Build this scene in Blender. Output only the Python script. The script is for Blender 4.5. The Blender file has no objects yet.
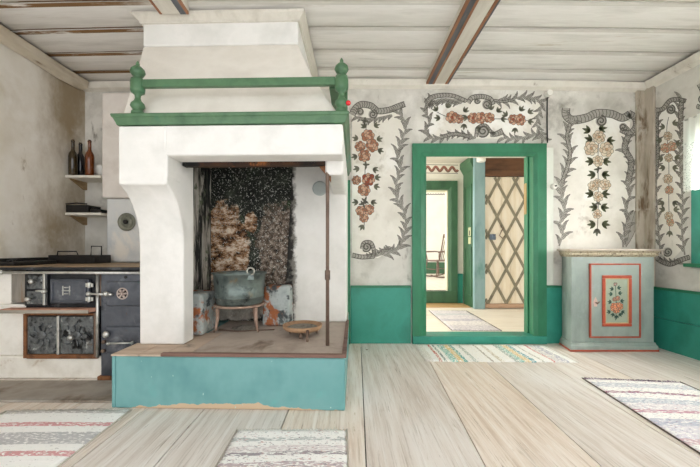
import bpy, bmesh, math, random
from mathutils import Vector, Matrix
random.seed(7)
C = bpy.context.scene.collection
PI = math.pi
# ---------------------------------------------------------------- measuring
F, CX, CY, EYE = 340.0, 345.0, 250.0, 0.93      # focal length (px), principal point, eye height

def P(px, py, Y): return Vector(((px-CX)/F*Y, Y, EYE+(CY-py)/F*Y))
def PX(px, Y): return (px-CX)/F*Y
def PZ(py, Y): return EYE+(CY-py)/F*Y

# ---------------------------------------------------------------- materials
def lin(h):
    h = h.lstrip('#'); v = [int(h[i:i+2], 16)/255 for i in (0, 2, 4)]
    return tuple((c/12.92 if c <= .04045 else ((c+.055)/1.055)**2.4) for c in v)+(1,)

class NT:
    def __init__(s, name):
        s.m = bpy.data.materials.new(name); s.m.use_nodes = True
        s.n = s.m.node_tree.nodes; s.l = s.m.node_tree.links
        s.b = s.n['Principled BSDF']; s.co = s.n.new('ShaderNodeTexCoord')
    def link(s, a, b): s.l.new(a, b)
    def noise(s, scale, detail=4, stretch=(1, 1, 1), rough=.6, dist=0, off=(0, 0, 0)):
        mp = s.n.new('ShaderNodeMapping'); mp.inputs['Scale'].default_value = stretch
        mp.inputs['Location'].default_value = off
        s.link(s.co.outputs['Object'], mp.inputs['Vector'])
        t = s.n.new('ShaderNodeTexNoise'); t.inputs['Scale'].default_value = scale
        t.inputs['Detail'].default_value = detail; t.inputs['Roughness'].default_value = rough
        t.inputs['Distortion'].default_value = dist
        s.link(mp.outputs[0], t.inputs['Vector']); return t.outputs['Fac']
    def ramp(s, fac, stops, const=False):
        r = s.n.new('ShaderNodeValToRGB'); e = r.color_ramp.elements
        if const: r.color_ramp.interpolation = 'CONSTANT'
        while len(e) < len(stops): e.new(.5)
        for k, (p, c) in enumerate(stops):
            e[k].position = p; e[k].color = c if not isinstance(c, str) else lin(c)
        s.link(fac, r.inputs[0]); return r.outputs[0]
    def mix(s, fac, a, b, mode='MIX'):
        x = s.n.new('ShaderNodeMixRGB'); x.blend_type = mode
        for i, v in ((0, fac), (1, a), (2, b)):
            if isinstance(v, str): x.inputs[i].default_value = lin(v)
            elif isinstance(v, (int, float)): x.inputs[i].default_value = v
            elif isinstance(v, tuple): x.inputs[i].default_value = v
            else: s.link(v, x.inputs[i])
        return x.outputs[0]
    def math(s, op, a, b=0.0, c=None):
        x = s.n.new('ShaderNodeMath'); x.operation = op
        for i, v in enumerate((a, b) if c is None else (a, b, c)):
            if isinstance(v, (int, float)): x.inputs[i].default_value = v
            else: s.link(v, x.inputs[i])
        return x.outputs[0]
    def sep(s):
        x = s.n.new('ShaderNodeSeparateXYZ'); s.link(s.co.outputs['Object'], x.inputs[0]); return x.outputs
    def step(s, v, lo, hi):
        x = s.n.new('ShaderNodeMapRange'); x.interpolation_type = 'SMOOTHSTEP'
        s.link(v, x.inputs[0]); x.inputs[1].default_value = lo; x.inputs[2].default_value = hi
        return x.outputs[0]
    def island(s):
        return s.n.new('ShaderNodeNewGeometry').outputs['Random Per Island']
    def bump(s, h, strength=.3, dist=.01):
        b = s.n.new('ShaderNodeBump'); b.inputs['Strength'].default_value = strength
        b.inputs['Distance'].default_value = dist
        s.link(h, b.inputs['Height']); s.link(b.outputs[0], s.b.inputs['Normal'])
    def fin(s, col, rough=.7, metal=0.0):
        if isinstance(col, str): s.b.inputs['Base Color'].default_value = lin(col)
        else: s.link(col, s.b.inputs['Base Color'])
        s.b.inputs['Roughness'].default_value = rough; s.b.inputs['Metallic'].default_value = metal
        return s.m

def M(name, cols, scale=6, stretch=(1, 1, 1), rough=.7, metal=0.0, bump=.15, bscale=None, layers=(), island=0):
    """cols: two or three hex colours mixed by noise; layers: (hex, scale, lo, hi[, stretch])"""
    t = NT(name)
    f = t.noise(scale, 5, stretch)
    n = len(cols)
    col = t.ramp(f, [(.3+.4*k/max(1, n-1), c) for k, c in enumerate(cols)]) if n > 1 else t.mix(0.0, cols[0], cols[0])
    for k, L in enumerate(layers):
        g = t.noise(L[1], 6, L[4] if len(L) > 4 else (1, 1, 1), .65, .3, (k*3.1+1, k*1.7, k*.9))
        col = t.mix(t.step(g, L[2], L[3]), col, L[0])
    if island:
        r = t.math('MULTIPLY_ADD', t.island(), island, 1-island*.5)
        h = t.n.new('ShaderNodeHueSaturation'); t.link(r, h.inputs['Value']); t.link(col, h.inputs['Color']); col = h.outputs[0]
    if bump: t.bump(t.noise(bscale or scale*3, 5, stretch), bump, .006)
    return t.fin(col, rough, metal)

def flat(name, c, rough=.8, metal=0.0): return NT(name).fin(c, rough, metal)

# ---------------------------------------------------------------- mesh builder
class MB:
    def __init__(s): s.bm = bmesh.new(); s.T = Matrix.Identity(4)
    def _f(s, vs, mi=0, smooth=False):
        try:
            f = s.bm.faces.new(vs); f.material_index = mi; f.smooth = smooth
        except ValueError: pass
    def v(s, *p): return s.bm.verts.new(s.T @ Vector(p if len(p) == 3 else p[0]))
    def box(s, x0, x1, y0, y1, z0, z1, mi=0):
        v = [s.v(x, y, z) for z in (z0, z1) for y in (y0, y1) for x in (x0, x1)]
        for q in ((0, 2, 3, 1), (4, 5, 7, 6), (0, 1, 5, 4), (2, 6, 7, 3), (0, 4, 6, 2), (1, 3, 7, 5)): s._f([v[i] for i in q], mi)
        return s
    def hexa(s, lo, hi, mi=0):
        """lo, hi: four points each, same winding"""
        a = [s.v(*p) for p in lo]; b = [s.v(*p) for p in hi]
        s._f(a[::-1], mi); s._f(b, mi)
        for i in range(len(a)): s._f([a[i], a[(i+1) % len(a)], b[(i+1) % len(a)], b[i]], mi)
        return s
    def prism(s, pts, axis, a, b, mi=0, smooth=False):
        """polygon pts (2-D) swept along axis from a to b; x:(y,z) y:(x,z) z:(x,y)"""
        mk = {'x': lambda p, t: (t, p[0], p[1]), 'y': lambda p, t: (p[0], t, p[1]), 'z': lambda p, t: (p[0], p[1], t)}[axis]
        A = [s.v(*mk(p, a)) for p in pts]; B = [s.v(*mk(p, b)) for p in pts]
        s._f(A, mi); s._f(B[::-1], mi)
        for i in range(len(pts)): s._f([A[i], A[(i+1) % len(A)], B[(i+1) % len(A)], B[i]], mi, smooth)
        return s
    def lathe(s, prof, c=(0, 0, 0), n=20, mi=0, axis='z', caps=True):
        rings = []
        for (z, r) in prof:
            ring = []
            for k in range(n):
                a = 2*PI*k/n; u, w = r*math.cos(a), r*math.sin(a)
                q = {'z': (u, w, z), 'y': (u, z, w), 'x': (z, u, w)}[axis]
                ring.append(s.v(c[0]+q[0], c[1]+q[1], c[2]+q[2]))
            rings.append(ring)
        for A, B in zip(rings, rings[1:]):
            for k in range(n): s._f([A[k], A[(k+1) % n], B[(k+1) % n], B[k]], mi, True)
        if caps: s._f(rings[0][::-1], mi); s._f(rings[-1], mi)
        return s
    def tube(s, pts, r, n=8, mi=0, closed=False):
        pts = [Vector(p) for p in pts]; rings = []; N = len(pts)
        for i, p in enumerate(pts):
            d = (pts[(i+1) % N]-pts[i-1]) if closed else pts[min(i+1, N-1)]-pts[max(i-1, 0)]
            d.normalize(); up = Vector((0, 0, 1)) if abs(d.z) < .9 else Vector((0, 1, 0))
            a = d.cross(up).normalized(); b = d.cross(a)
            rr = r[i] if isinstance(r, (list, tuple)) else r
            rings.append([s.v(p+a*rr*math.cos(2*PI*k/n)+b*rr*math.sin(2*PI*k/n)) for k in range(n)])
        pairs = list(zip(rings, rings[1:]))+([(rings[-1], rings[0])] if closed else [])
        for A, B in pairs:
            for k in range(n): s._f([A[k], A[(k+1) % n], B[(k+1) % n], B[k]], mi, True)
        if not closed: s._f(rings[0][::-1], mi); s._f(rings[-1], mi)
        return s
    def ball(s, c, r, n=14, mi=0, sq=1):
        pr = [(-r*sq*math.cos(PI*k/8), max(1e-4, r*math.sin(PI*k/8))) for k in range(9)]
        return s.lathe(pr, c, n, mi)
    def build(s, name, mats, parent=None, bev=0, world=False, seg=2, **props):
        bmesh.ops.recalc_face_normals(s.bm, faces=s.bm.faces)
        me = bpy.data.meshes.new(name)
        if world and parent is not None:
            s.bm.transform(parent.matrix_basis.inverted())
        s.bm.to_mesh(me); s.bm.free()
        for m in (mats if isinstance(mats, (list, tuple)) else [mats]): me.materials.append(m)
        o = bpy.data.objects.new(name, me); C.objects.link(o)
        if parent is not None: o.parent = parent
        if bev:
            b = o.modifiers.new('Bevel', 'BEVEL'); b.width = bev; b.segments = seg; b.limit_method = 'ANGLE'; b.angle_limit = .6
        for k, v in props.items(): o[k] = v
        return o

def E(name, loc, label, cat, rz=0, group=None):
    o = bpy.data.objects.new(name, None); C.objects.link(o); o.empty_display_size = .1
    o.location = loc; o.rotation_euler = (0, 0, rz); o['label'] = label; o['category'] = cat
    if group: o['group'] = group
    o.matrix_basis = Matrix.Translation(Vector(loc)) @ Matrix.Rotation(rz, 4, 'Z')
    return o
def tag(o, label, cat, group=None):
    o['label'] = label; o['category'] = cat
    if group: o['group'] = group
    return o
def origin(o, loc):
    """move a top-level mesh's origin to loc"""
    o.data.transform(Matrix.Translation(-Vector(loc))); o.location = loc; return o
def dup(root, loc, rz=0):
    r = root.copy(); C.objects.link(r); r.location = loc; r.rotation_euler = (0, 0, rz)
    for ch in list(root.children):
        c = ch.copy(); C.objects.link(c); c.parent = r
        for g in list(ch.children):
            d = g.copy(); C.objects.link(d); d.parent = c
    return r
S = dict(kind='structure')

# ---------------------------------------------------------------- palette
plaster = M('plaster', ['#e4dfd4', '#f1ede4', '#e8e4da'], 3, bump=.35, bscale=22, rough=.9)
white_plaster = M('white_plaster', ['#d9d8d3', '#eceae6', '#e2e1dc'], 2.5, bump=.4, bscale=14, rough=.9)
grey_plaster = M('grey_plaster', ['#c9cccd', '#dedfdd', '#d3d5d5'], 3, bump=.4, bscale=14, rough=.9, layers=[('#efe9e0', 2.2, .55, .7)])
pink_plaster = M('pink_plaster', ['#d3c9c0', '#eae3dc', '#dfd7cf'], 3, bump=.4, bscale=14, rough=.9, layers=[('#b7a797', 2.6, .6, .8)])
hood_plaster = M('hood_plaster', ['#dad4ca', '#e9e4db', '#e0dad0'], 2.5, bump=.35, bscale=14, rough=.9)

def wall_mat(name, cols, stains):
    return M(name, cols, 2.2, bump=.35, bscale=18, rough=.92, layers=stains)
back_wall_m = wall_mat('limewashed_wall', ['#b9b5aa', '#d8d5cd', '#c9c6bd'],
                       [('#97938a', 2.4, .54, .74), ('#e8e5de', 1.7, .53, .68), ('#847e72', 7, .6, .76, (1, 1, .35))])
def left_wall():
    t = NT('stained_wall'); x, y, z = t.sep()
    col = t.ramp(t.noise(2.2, 5), [(.3, '#dcd5c6'), (.5, '#ece8df'), (.7, '#e2dccf')])
    col = t.mix(t.step(t.noise(1.1, 6, off=(1, 0, 0)), .52, .74), col, '#bcb094')
    e = t.math('ADD', t.step(y, 2.2, 3.3), t.math('MULTIPLY', t.math('SUBTRACT', t.noise(1.7, 6, (1, 1, .6), .65, off=(3, 2, 1)), .5), 2.0))
    col = t.mix(t.math('MULTIPLY', t.step(e, .5, 1.25), .85), col, '#927d58')
    col = t.mix(t.step(t.noise(1.6, 5, off=(5, 3, 2)), .56, .74), col, '#f3f0ea')
    col = t.mix(t.step(t.noise(7, 6, (1, 1, .5), .7), .62, .76), col, '#a3967b')
    t.bump(t.noise(18, 5), .35, .006); return t.fin(col, .92)
left_wall_m = left_wall()
trim_m = M('whitewashed_wood', ['#cfc9bd', '#e6e1d6', '#d9d4c8'], 5, (1, 1, 1), .75, bump=.3, bscale=30, layers=[('#8a7860', 5, .62, .75, (1, 3, 1))])
ceil_m = M('whitewashed_ceiling', ['#d3d0c9', '#ebe8e3', '#dfdcd6'], 5, (.25, 2, 1), .8, bump=.25, bscale=24, island=.09,
           layers=[('#b09e84', 4, .64, .8, (.2, 1.6, 1)), ('#8f867a', 9, .66, .78, (.15, 2, 1))])
brown_wood = M('brown_rough_wood', ['#6d5437', '#8f7552', '#b5a283'], 8, (1, .2, 1), .85, bump=.5, bscale=20)
pale_wood = M('greyed_wood', ['#b3a48c', '#cfc3ae', '#bfb29b'], 8, (.2, 1, 1), .8, bump=.4, bscale=24)
green = M('green_paint', ['#226848', '#2f7d5a', '#287251'], 4, (1, 1, .4), .42, bump=.12, bscale=20, layers=[('#40957c', 2.2, .58, .76), ('#1a5a3c', 6, .66, .8, (1, 1, .3))])
teal = M('teal_paint', ['#267a68', '#379482', '#2d8774'], 2.4, (1, 1, .7), .42, bump=.15, bscale=16, layers=[('#4fa798', 3, .6, .78), ('#1d6650', 5, .66, .82)])
mantel_green = M('mantel_green_paint', ['#3a5c40', '#527754', '#476849'], 6, (1, 1, 1), .38, bump=.1, bscale=30, layers=[('#38755a', 2, .56, .7)])
dark_green = M('olive_green_paint', ['#2c5038', '#3e6649', '#345a40'], 4, (1, 1, .4), .45, bump=.1, layers=[('#23452e', 3, .6, .75)])
blue_green = M('bluish_paint', ['#66898c', '#8caaad', '#79999c'], 4, (1, 1, .3), .5, bump=.1, layers=[('#5f8f86', 3, .58, .75, (1, 1, .3))])
iron = M('cast_iron', ['#1a1b1e', '#36383c', '#26282b'], 9, rough=.42, metal=.55, bump=.25, bscale=40, layers=[('#6b6e72', 7, .6, .78)])
blue_iron = M('blued_cast_iron', ['#3a3d44', '#60646d', '#4b4f57'], 5, rough=.36, metal=.5, bump=.2, bscale=40, layers=[('#83868d', 6, .58, .74), ('#1f2125', 5, .58, .74), ('#6b4a34', 8, .66, .76)])
mottled_iron = M('mottled_iron', ['#1f2123', '#74787a', '#3a3d3f'], 15, rough=.36, metal=.5, bump=.9, bscale=26, layers=[('#b4b7b5', 17, .58, .66), ('#121315', 11, .54, .64), ('#5e4431', 8, .64, .74)])
rust_iron = M('rusty_iron', ['#5a3a26', '#8a5b39', '#6f4a30'], 9, rough=.75, metal=.15, bump=.4, bscale=40, layers=[('#33291f', 6, .56, .72)])
dull_iron = M('dull_brown_iron', ['#5d4b41', '#7b675a', '#6b574b'], 10, rough=.6, metal=.35, bump=.3, bscale=40)
steel = M('worn_steel', ['#9a9a96', '#cfcfca', '#b4b4af'], 12, rough=.3, metal=.7, bump=.1)
pink_stone = M('reddish_sooty_stone', ['#a5715c', '#c99a84', '#b58570'], 8, rough=.85, bump=.4, layers=[('#4a3a33', 6, .58, .72)])
black_m = M('black_tin', ['#141313', '#2b2927', '#1d1c1b'], 10, rough=.45, metal=.3, bump=.3, layers=[('#4a3c30', 8, .62, .75)])
slab_m = M('stained_hearthstone', ['#82796e', '#a79e93', '#918a80'], 3, rough=.8, bump=.3, layers=[('#5e4a34', 2.2, .55, .75), ('#b9b6b1', 3, .6, .8)])
soot = M('soot', ['#0f100f', '#232622', '#161816'], 7, rough=.95, bump=.5, layers=[('#3f4a3c', 5, .58, .72), ('#6d7268', 26, .64, .7)])
def chamber_mat():
    t = NT('soot_and_brick'); x, y, z = t.sep()
    col = t.ramp(t.noise(9, 6), [(.3, '#121311'), (.5, '#262923'), (.72, '#41463c')])
    col = t.mix(t.step(t.noise(5, 5, off=(2, 0, 1)), .56, .7), col, '#3c4a30')
    def patch(cx, cz, rx, rz, rag, scale, off):
        dx = t.math('DIVIDE', t.math('SUBTRACT', x, cx), rx); dz = t.math('DIVIDE', t.math('SUBTRACT', z, cz), rz)
        d = t.math('ADD', t.math('MULTIPLY', dx, dx), t.math('MULTIPLY', dz, dz))
        n = t.math('MULTIPLY', t.math('SUBTRACT', t.noise(scale, 6, off=off, rough=.7), .5), rag)
        return t.step(t.math('ADD', t.math('SUBTRACT', 1.0, d), n), -.05, .25)
    grime = t.ramp(t.noise(22, 6, rough=.75), [(.36, '#141311'), (.47, '#54473b'), (.57, '#8b7c6e'), (.66, '#cfc6ba')])
    col = t.mix(patch(.09, .86, .21, .5, 2.6, 9, (1, 2, 3)), col, grime)
    brick = t.ramp(t.noise(12, 6, (1, 1, 1.8), .7), [(.36, '#1d140d'), (.44, '#6b4628'), (.51, '#b08a68'), (.6, '#ead9c4')])
    col = t.mix(patch(-.38, .95, .20, .40, 2.6, 8, (4, 1, 2)), col, brick)
    col = t.mix(patch(-.16, 1.17, .06, .1, 2.2, 14, (2, 4, 0)), col, brick)
    col = t.mix(patch(-.3, .45, .35, .14, 1.4, 9, (2, 7, 0)), col, t.ramp(t.noise(7, 5), [(.35, '#8d8478'), (.6, '#d5cec2')]))
    col = t.mix(t.step(t.noise(42, 5, rough=.7), .59, .65), col, '#b5b3a8')
    col = t.mix(t.step(t.noise(80, 4, rough=.65), .6, .66), col, '#dcdad0')
    t.bump(t.noise(24, 5), .6, .008); return t.fin(col, .95)
chamber_m = chamber_mat()
def plaster_smoke():
    t = NT('smoked_plaster'); x, y, z = t.sep()
    col = t.ramp(t.noise(3, 5), [(.3, '#d6d4cd'), (.5, '#e6e4de'), (.7, '#eeece7')])
    e = t.math('ADD', t.step(x, .32, .19), t.math('MULTIPLY', t.math('SUBTRACT', t.noise(9, 6, rough=.7), .5), 1.6))
    col = t.mix(t.step(e, .62, 1.0), col, '#77746c'); e2 = t.math('ADD', t.step(x, .27, .19), t.math('MULTIPLY', t.math('SUBTRACT', t.noise(16, 6, rough=.7, off=(3, 1, 1)), .5), 1.6))
    col = t.mix(t.step(e2, .7, 1.0), col, '#2b2a27')
    t.bump(t.noise(14, 5), .45, .008); return t.fin(col, .92)
smoke_plaster = plaster_smoke()
soot_wall = M('sooty_whitewash', ['#55524a', '#b9b3a8', '#2a2a27'], 5, (1.6, 1.6, .3), .95, bump=.5, layers=[('#151614', 4, .43, .53, (2.2, 2.2, .3)), ('#cfcac0', 5, .58, .68, (2.5, 2.5, .5)), ('#5d6650', 9, .56, .66), ('#8d8a80', 14, .58, .66, (2, 2, .5))])
dirty_brick = M('exposed_brick', ['#9b7a5e', '#c9b096', '#dccbb5'], 8, rough=.95, bump=.6, layers=[('#4f3625', 7, .54, .66), ('#e6ddcf', 6, .6, .72)])
pier_m = M('flaking_brick_plaster', ['#7f8987', '#b3bab7', '#98a19f'], 8, rough=.9, bump=.6, layers=[('#a86640', 6, .5, .57), ('#474e4f', 7, .52, .62), ('#d5d1c4', 8, .58, .66)])
copper_pot = M('tarnished_copper', ['#3c4645', '#788480', '#57625f'], 6, rough=.4, metal=.5, bump=.35, bscale=18, layers=[('#8a7a5e', 6, .58, .7), ('#272e2e', 5, .54, .68), ('#b3bab2', 9, .64, .72)])
pot_base = M('fire_reddened_iron', ['#7c6252', '#a98f7e', '#957b6b'], 9, rough=.7, metal=.2, bump=.3)
porcelain = flat('porcelain', '#eeece4', .25)
ash = M('ash', ['#4a4640', '#8d877c', '#6b655b'], 24, rough=1, bump=.9, bscale=40)
hearth_wood = M('hearth_planks', ['#a28c7a', '#c4b09d', '#b39e8b'], 8, (.3, 1, 1), .8, bump=.3, bscale=20, layers=[('#6d6560', 3, .6, .75)], island=.1)
hearth_plate = M('ashy_hearth_plate', ['#9a8c80', '#b9aca0', '#a99c90'], 4, rough=.75, bump=.3, layers=[('#7b6a5c', 3, .56, .72), ('#cfc8bf', 5, .62, .75)])
edge_iron = M('rusty_edge_iron', ['#5c4038', '#83655a', '#6d5147'], 10, (.2, 1, 1), .6, .3, bump=.3)

# floor boards
t = NT('scrubbed_floorboards')
g = t.noise(7, 6, (3.5, .16, 1), .62, .6)
col = t.ramp(g, [(.28, '#cbb6a2'), (.46, '#e3d4c5'), (.68, '#f3eae1')])
col = t.mix(t.step(t.noise(1.3, 3, (1, .5, 1)), .45, .75), col, '#f6f1ec')
col = t.mix(t.math('MULTIPLY', t.step(t.noise(34, 6, (2.6, .07, 1), .72, .3, (1, 3, 0)), .52, .64), .45), col, '#ab9781')
col = t.mix(t.math('MULTIPLY', t.step(t.noise(60, 5, (2.6, .10, 1), .7, .3, (7, 2, 0)), .55, .66), .7), col, '#f4efe8')
col = t.mix(t.step(t.noise(5, 6, (5, .16, 1), .75, .6, (9, 4, 0)), .655, .69), col, '#7a624a')
col = t.mix(t.step(t.noise(9, 6, (3, .12, 1), .7, .8, (2, 5, 0)), .62, .72), col, '#a58c6c')
col = t.mix(t.step(t.noise(26, 5, (2.2, .12, 1), .7, 1.2, (5, 1, 0)), .6, .72), col, '#c4b297')
vor = t.n.new('ShaderNodeTexVoronoi'); vor.inputs['Scale'].default_value = 2.3
mp = t.n.new('ShaderNodeMapping'); mp.inputs['Scale'].default_value = (1.6, .8, 1); t.link(t.co.outputs['Object'], mp.inputs[0]); t.link(mp.outputs[0], vor.inputs['Vector'])
col = t.mix(t.step(vor.outputs['Distance'], .06, .035), col, '#8d6b48')
hs = t.n.new('ShaderNodeHueSaturation'); t.link(t.math('MULTIPLY_ADD', t.island(), .16, .9), hs.inputs['Value'])
t.link(t.math('MULTIPLY_ADD', t.island(), .5, .62), hs.inputs['Saturation']); t.link(col, hs.inputs['Color'])
t.bump(g, .2, .004); floor_m = t.fin(hs.outputs[0], .55)
hall_floor_m = M('hall_floorboards', ['#d9cdbb', '#efe8dc', '#e5dccd'], 8, (.2, 3, 1), .5, bump=.2, layers=[('#b79a78', 5, .64, .76, (.3, 2, 1))], island=.1)
hall_edge_m = M('worn_floor_edge', ['#b08a5c', '#cba878', '#bd9868'], 8, (.2, 2, 1), .6, bump=.2)

# ---------------------------------------------------------------- room shell
XL, XR, YB, YF = -2.60, 3.00, 3.40, -.55
DX0, DX1, DXC, DZ, DC = .79, 1.907, 1.872, 1.912, 1.862               # doorway
# floor planks (old tapering boards)
near = [-2.78, -2.45, -2.05, -1.60, -1.175, -.82, -.34, .09, .60, 1.10, 1.58, 2.05, 2.46, 3.06]
far_ = [-2.78, -2.42, -2.02, -1.58, -1.155, -.83, -.30, .16, .75, 1.21, 1.70, 2.12, 2.56, 3.06]
mb = MB()
for a0, a1, b0, b1 in zip(near, near[1:], far_, far_[1:]):
    g = .0028
    def X(n, f, y): return n+(f-n)*(y-1.4)/2.0
    lo = [(X(a0, b0, YF)+g, YF, -.04), (X(a1, b1, YF)-g, YF, -.04), (X(a1, b1, YB)-g, YB+.02, -.04), (X(a0, b0, YB)+g, YB+.02, -.04)]
    mb.hexa(lo, [(p[0], p[1], 0) for p in lo])
mb.box(-2.8, 3.1, YF, 3.6, -.08, -.041, 1)
fl = mb.build('floor', [floor_m, flat('floor_gap', '#4f4436')], **S)

# ceiling boards across the room, each a little cupped, seams open
def cz(x): return 2.63-.035*((x-.1)/2.8)**2
mb = MB(); y = YB+.1; w = [.30, .29, .30, .28, .31, .29, .3, .3, .29, .3, .3, .3, .3, .3, .3]; k = 0
while y > YF:
    y1 = y-w[k % len(w)]; k += 1
    prof = [(y1+.004, .014), (y1+.03, .005), (y1+.08, 0), ((y+y1)/2, -.003), (y-.08, 0), (y-.03, .005), (y-.004, .014), (y-.004, .05), (y1+.004, .05)]
    xs = [XL-.2+i*(XR-XL+.4)/10 for i in range(11)]
    rings = [[mb.v(x, p[0], cz(x)+p[1]+.004*math.sin(x*1.7+k)) for p in prof] for x in xs]
    for A, B in zip(rings, rings[1:]):
        n = len(prof)
        for i in range(n): mb._f([A[i], A[(i+1) % n], B[(i+1) % n], B[i]], 2 if i in (0, 5) else 0, i < 6)
    mb._f(rings[0]); mb._f(rings[-1][::-1]); y = y1
mb.box(XL-.2, XR+.2, YF, YB+.1, 2.69, 2.74, 1)
t = NT('ceiling_board_edge')
sx = t.sep()[0]
msk = t.math('ADD', t.step(sx, -.7, -1.9), t.math('MULTIPLY', t.math('SUBTRACT', t.noise(3, 5, (.6, 2, 1)), .5), 1.6))
col = t.mix(t.step(msk, .35, .8), '#cbc7be', '#7a5a36'); col = t.mix(t.step(t.noise(9, 5, (.3, 2, 1)), .55, .7), col, '#e2dfd7')
edge_m = t.fin(col, .85)
mb.build('ceiling', [ceil_m, flat('ceiling_gap', '#857a6a'), edge_m], **S)

# walls
T = .16
mb = MB()
mb.box(XL-T, DX0, YB, YB+T, -.04, 2.68).box(DX1, XR+T, YB, YB+T, -.04, 2.68).box(DX0, DX1, YB, YB+T, DZ, 2.68)
wall_back = mb.build('wall_back', back_wall_m, **S)
wall_left = MB().box(XL-T, XL, YF, YB, -.04, 2.68).build('wall_left', left_wall_m, **S)
WY0, WY1, WZ0, WZ1 = 1.75, 2.80, .90, 1.90     # window opening in the right wall
mb = MB()
mb.box(XR, XR+T, YF, WY0, -.04, 2.68).box(XR, XR+T, WY1, YB, -.04, 2.68).box(XR, XR+T, WY0, WY1, -.04, WZ0).box(XR, XR+T, WY0, WY1, WZ1, 2.68)
wall_right = mb.build('wall_right', back_wall_m, **S)

# wainscot: boards and a cap, parts of the walls
def wains(name, boxes, caps, parent):
    mb = MB()
    for b in boxes: mb.box(*b)
    w = mb.build('wainscot', teal, parent, .003, label='teal painted lower wall boarding')
    mb = MB()
    for b in caps: mb.box(*b)
    mb.build('cap_rail', green, w, .004)
wz = .555
wains('wb', [(.055, .655, YB-.022, YB-.001, 0, wz), (1.997, XR-.03, YB-.022, YB-.001, 0, wz)],
      [(.055, .655, YB-.034, YB-.001, wz, wz+.022), (1.997, XR-.03, YB-.034, YB-.001, wz, wz+.022)], wall_back)
wains('wr', [(XR-.022, XR-.001, YF, YB-.023, 0, wz-.27), (XR-.020, XR-.001, YF, YB-.023, wz-.267, wz)],
      [(XR-.034, XR-.001, YF, YB-.04, wz, wz+.022)], wall_right)
# narrow green corner post by the fireplace, dark corner boards on the right
MB().box(.018, .052, YB-.05, YB-.001, 0, 1.62).build('corner_post', green, wall_back, .004, label='narrow green upright post beside the fireplace')
stain_wood = M('brown_stained_board', ['#968b79', '#bdb4a4', '#a99e8c'], 4, (2, 2, .5), .85, bump=.3, layers=[('#6f5b42', 4, .52, .68, (2.5, 2.5, .5)), ('#cbc5b8', 3, .54, .68)])
MB().box(XR-.10, XR-.002, YB-.024, YB-.001, wz+.024, 2.54).box(XR-.024, XR-.002, YB-.12, YB-.024, wz+.024, 2.54).build('corner_board', stain_wood, wall_back, .003)
# white upright board right of the doorway
MB().box(1.996, 2.075, YB-.018, YB-.001, wz+.024, 1.95).build('upright_board', M('pale_green_white_board', ['#c9cdc0', '#e0e2d8', '#d5d8cc'], 4, (1, 1, .3), .7, layers=[('#b2ab99', 5, .62, .75, (1, 1, .3))]), wall_back, .003, label='whitewashed upright board')

# cornice trims under the ceiling
mb = MB()
for x0, x1 in zip([XL+.0+i*(XR-XL)/8 for i in range(8)], [XL+(i+1)*(XR-XL)/8 for i in range(8)]):
    za, zb = cz(x0)-.015, cz(x1)-.015
    lo = [(x0, YB-.045, za-.055), (x1, YB-.045, zb-.055), (x1, YB-.001, zb-.075), (x0, YB-.001, za-.075)]
    hi = [(x0, YB-.06, za), (x1, YB-.06, zb), (x1, YB-.001, zb), (x0, YB-.001, za)]
    mb.hexa(lo, hi)
mb.build('trim_1', trim_m, **S)
mb = MB(); zr = cz(XR)-.012
mb.prism([(XR-.06, zr), (XR-.001, zr), (XR-.001, zr-.08), (XR-.04, zr-.055)], 'y', YF, YB-.062)
mb.build('trim_2', trim_m, **S)
mb = MB(); zl = cz(XL)-.015; ys = [YF+i*(YB-.07-YF)/14 for i in range(15)]
rg = []
for i, y in enumerate(ys):
    j = .007*math.sin(i*2.3)+.005*math.sin(i*5.1)
    rg.append([mb.v(XL+.002, y, zl), mb.v(XL+.085+j, y, zl), mb.v(XL+.075+j, y, zl-.06-j), mb.v(XL+.02+j, y, zl-.10+j), mb.v(XL+.002, y, zl-.09)])
for A, B in zip(rg, rg[1:]):
    for i in range(5): mb._f([A[i], A[(i+1) % 5], B[(i+1) % 5], B[i]])
mb._f(rg[0]); mb._f(rg[-1][::-1])
mb.build('trim_3', M('rough_whitewashed_rail', ['#a5967c', '#d2c8b5', '#bdb09a'], 7, (1, .25, 1), .85, bump=.6, bscale=20, layers=[('#6f5536', 6, .56, .68, (1, .3, 1))]), bev=.006, **S)

# ceiling beams with painted edge lines
bw = M('beam_whitewash', ['#bdb7aa', '#d8d3c8', '#cbc5b9'], 6, (1, .2, 1), .8, bump=.3, layers=[('#8a7d6c', 6, .6, .74, (1, .25, 1))])
bo = M('beam_orange_line', ['#85573d', '#a87a5c'], 8, (1, .2, 1), .8, layers=[('#cbbfae', 9, .6, .7, (1, .3, 1))])
bd = M('beam_dark_line', ['#44464a', '#74767a'], 8, (1, .2, 1), .8, layers=[('#c4bcae', 8, .6, .7, (1, .3, 1))])
def beam(name, x0, x1, y1, zb, stripes, label):
    mb = MB()
    w = x1-x0
    for a, b, mi in stripes:
        mb.box(x0+a*w, x0+b*w, YF, y1, zb+(.0 if mi else .004), zb+.02, mi)
    mb.box(x0, x1, YF, y1, zb+.019, 2.67)
    return tag(origin(mb.build(name, [bw, bo, bd]), ((x0+x1)/2, y1, zb)), label, 'ceiling beam')
beam('ceiling_beam', .80, 1.02, YB-.01, 2.565, [(0, .09, 1), (.09, .27, 2), (.27, .36, 1), (.36, .84, 0), (.84, .94, 1), (.94, 1, 2)],
     'white ceiling beam with orange and black painted edges, running toward the open doorway')
beam('ceiling_beam', -1.285, -1.085, 2.36, 2.565, [(0, .08, 1), (.08, .72, 0), (.72, .93, 2), (.93, 1, 1)],
     'short stretch of grey ceiling beam meeting the top of the chimney')

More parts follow.
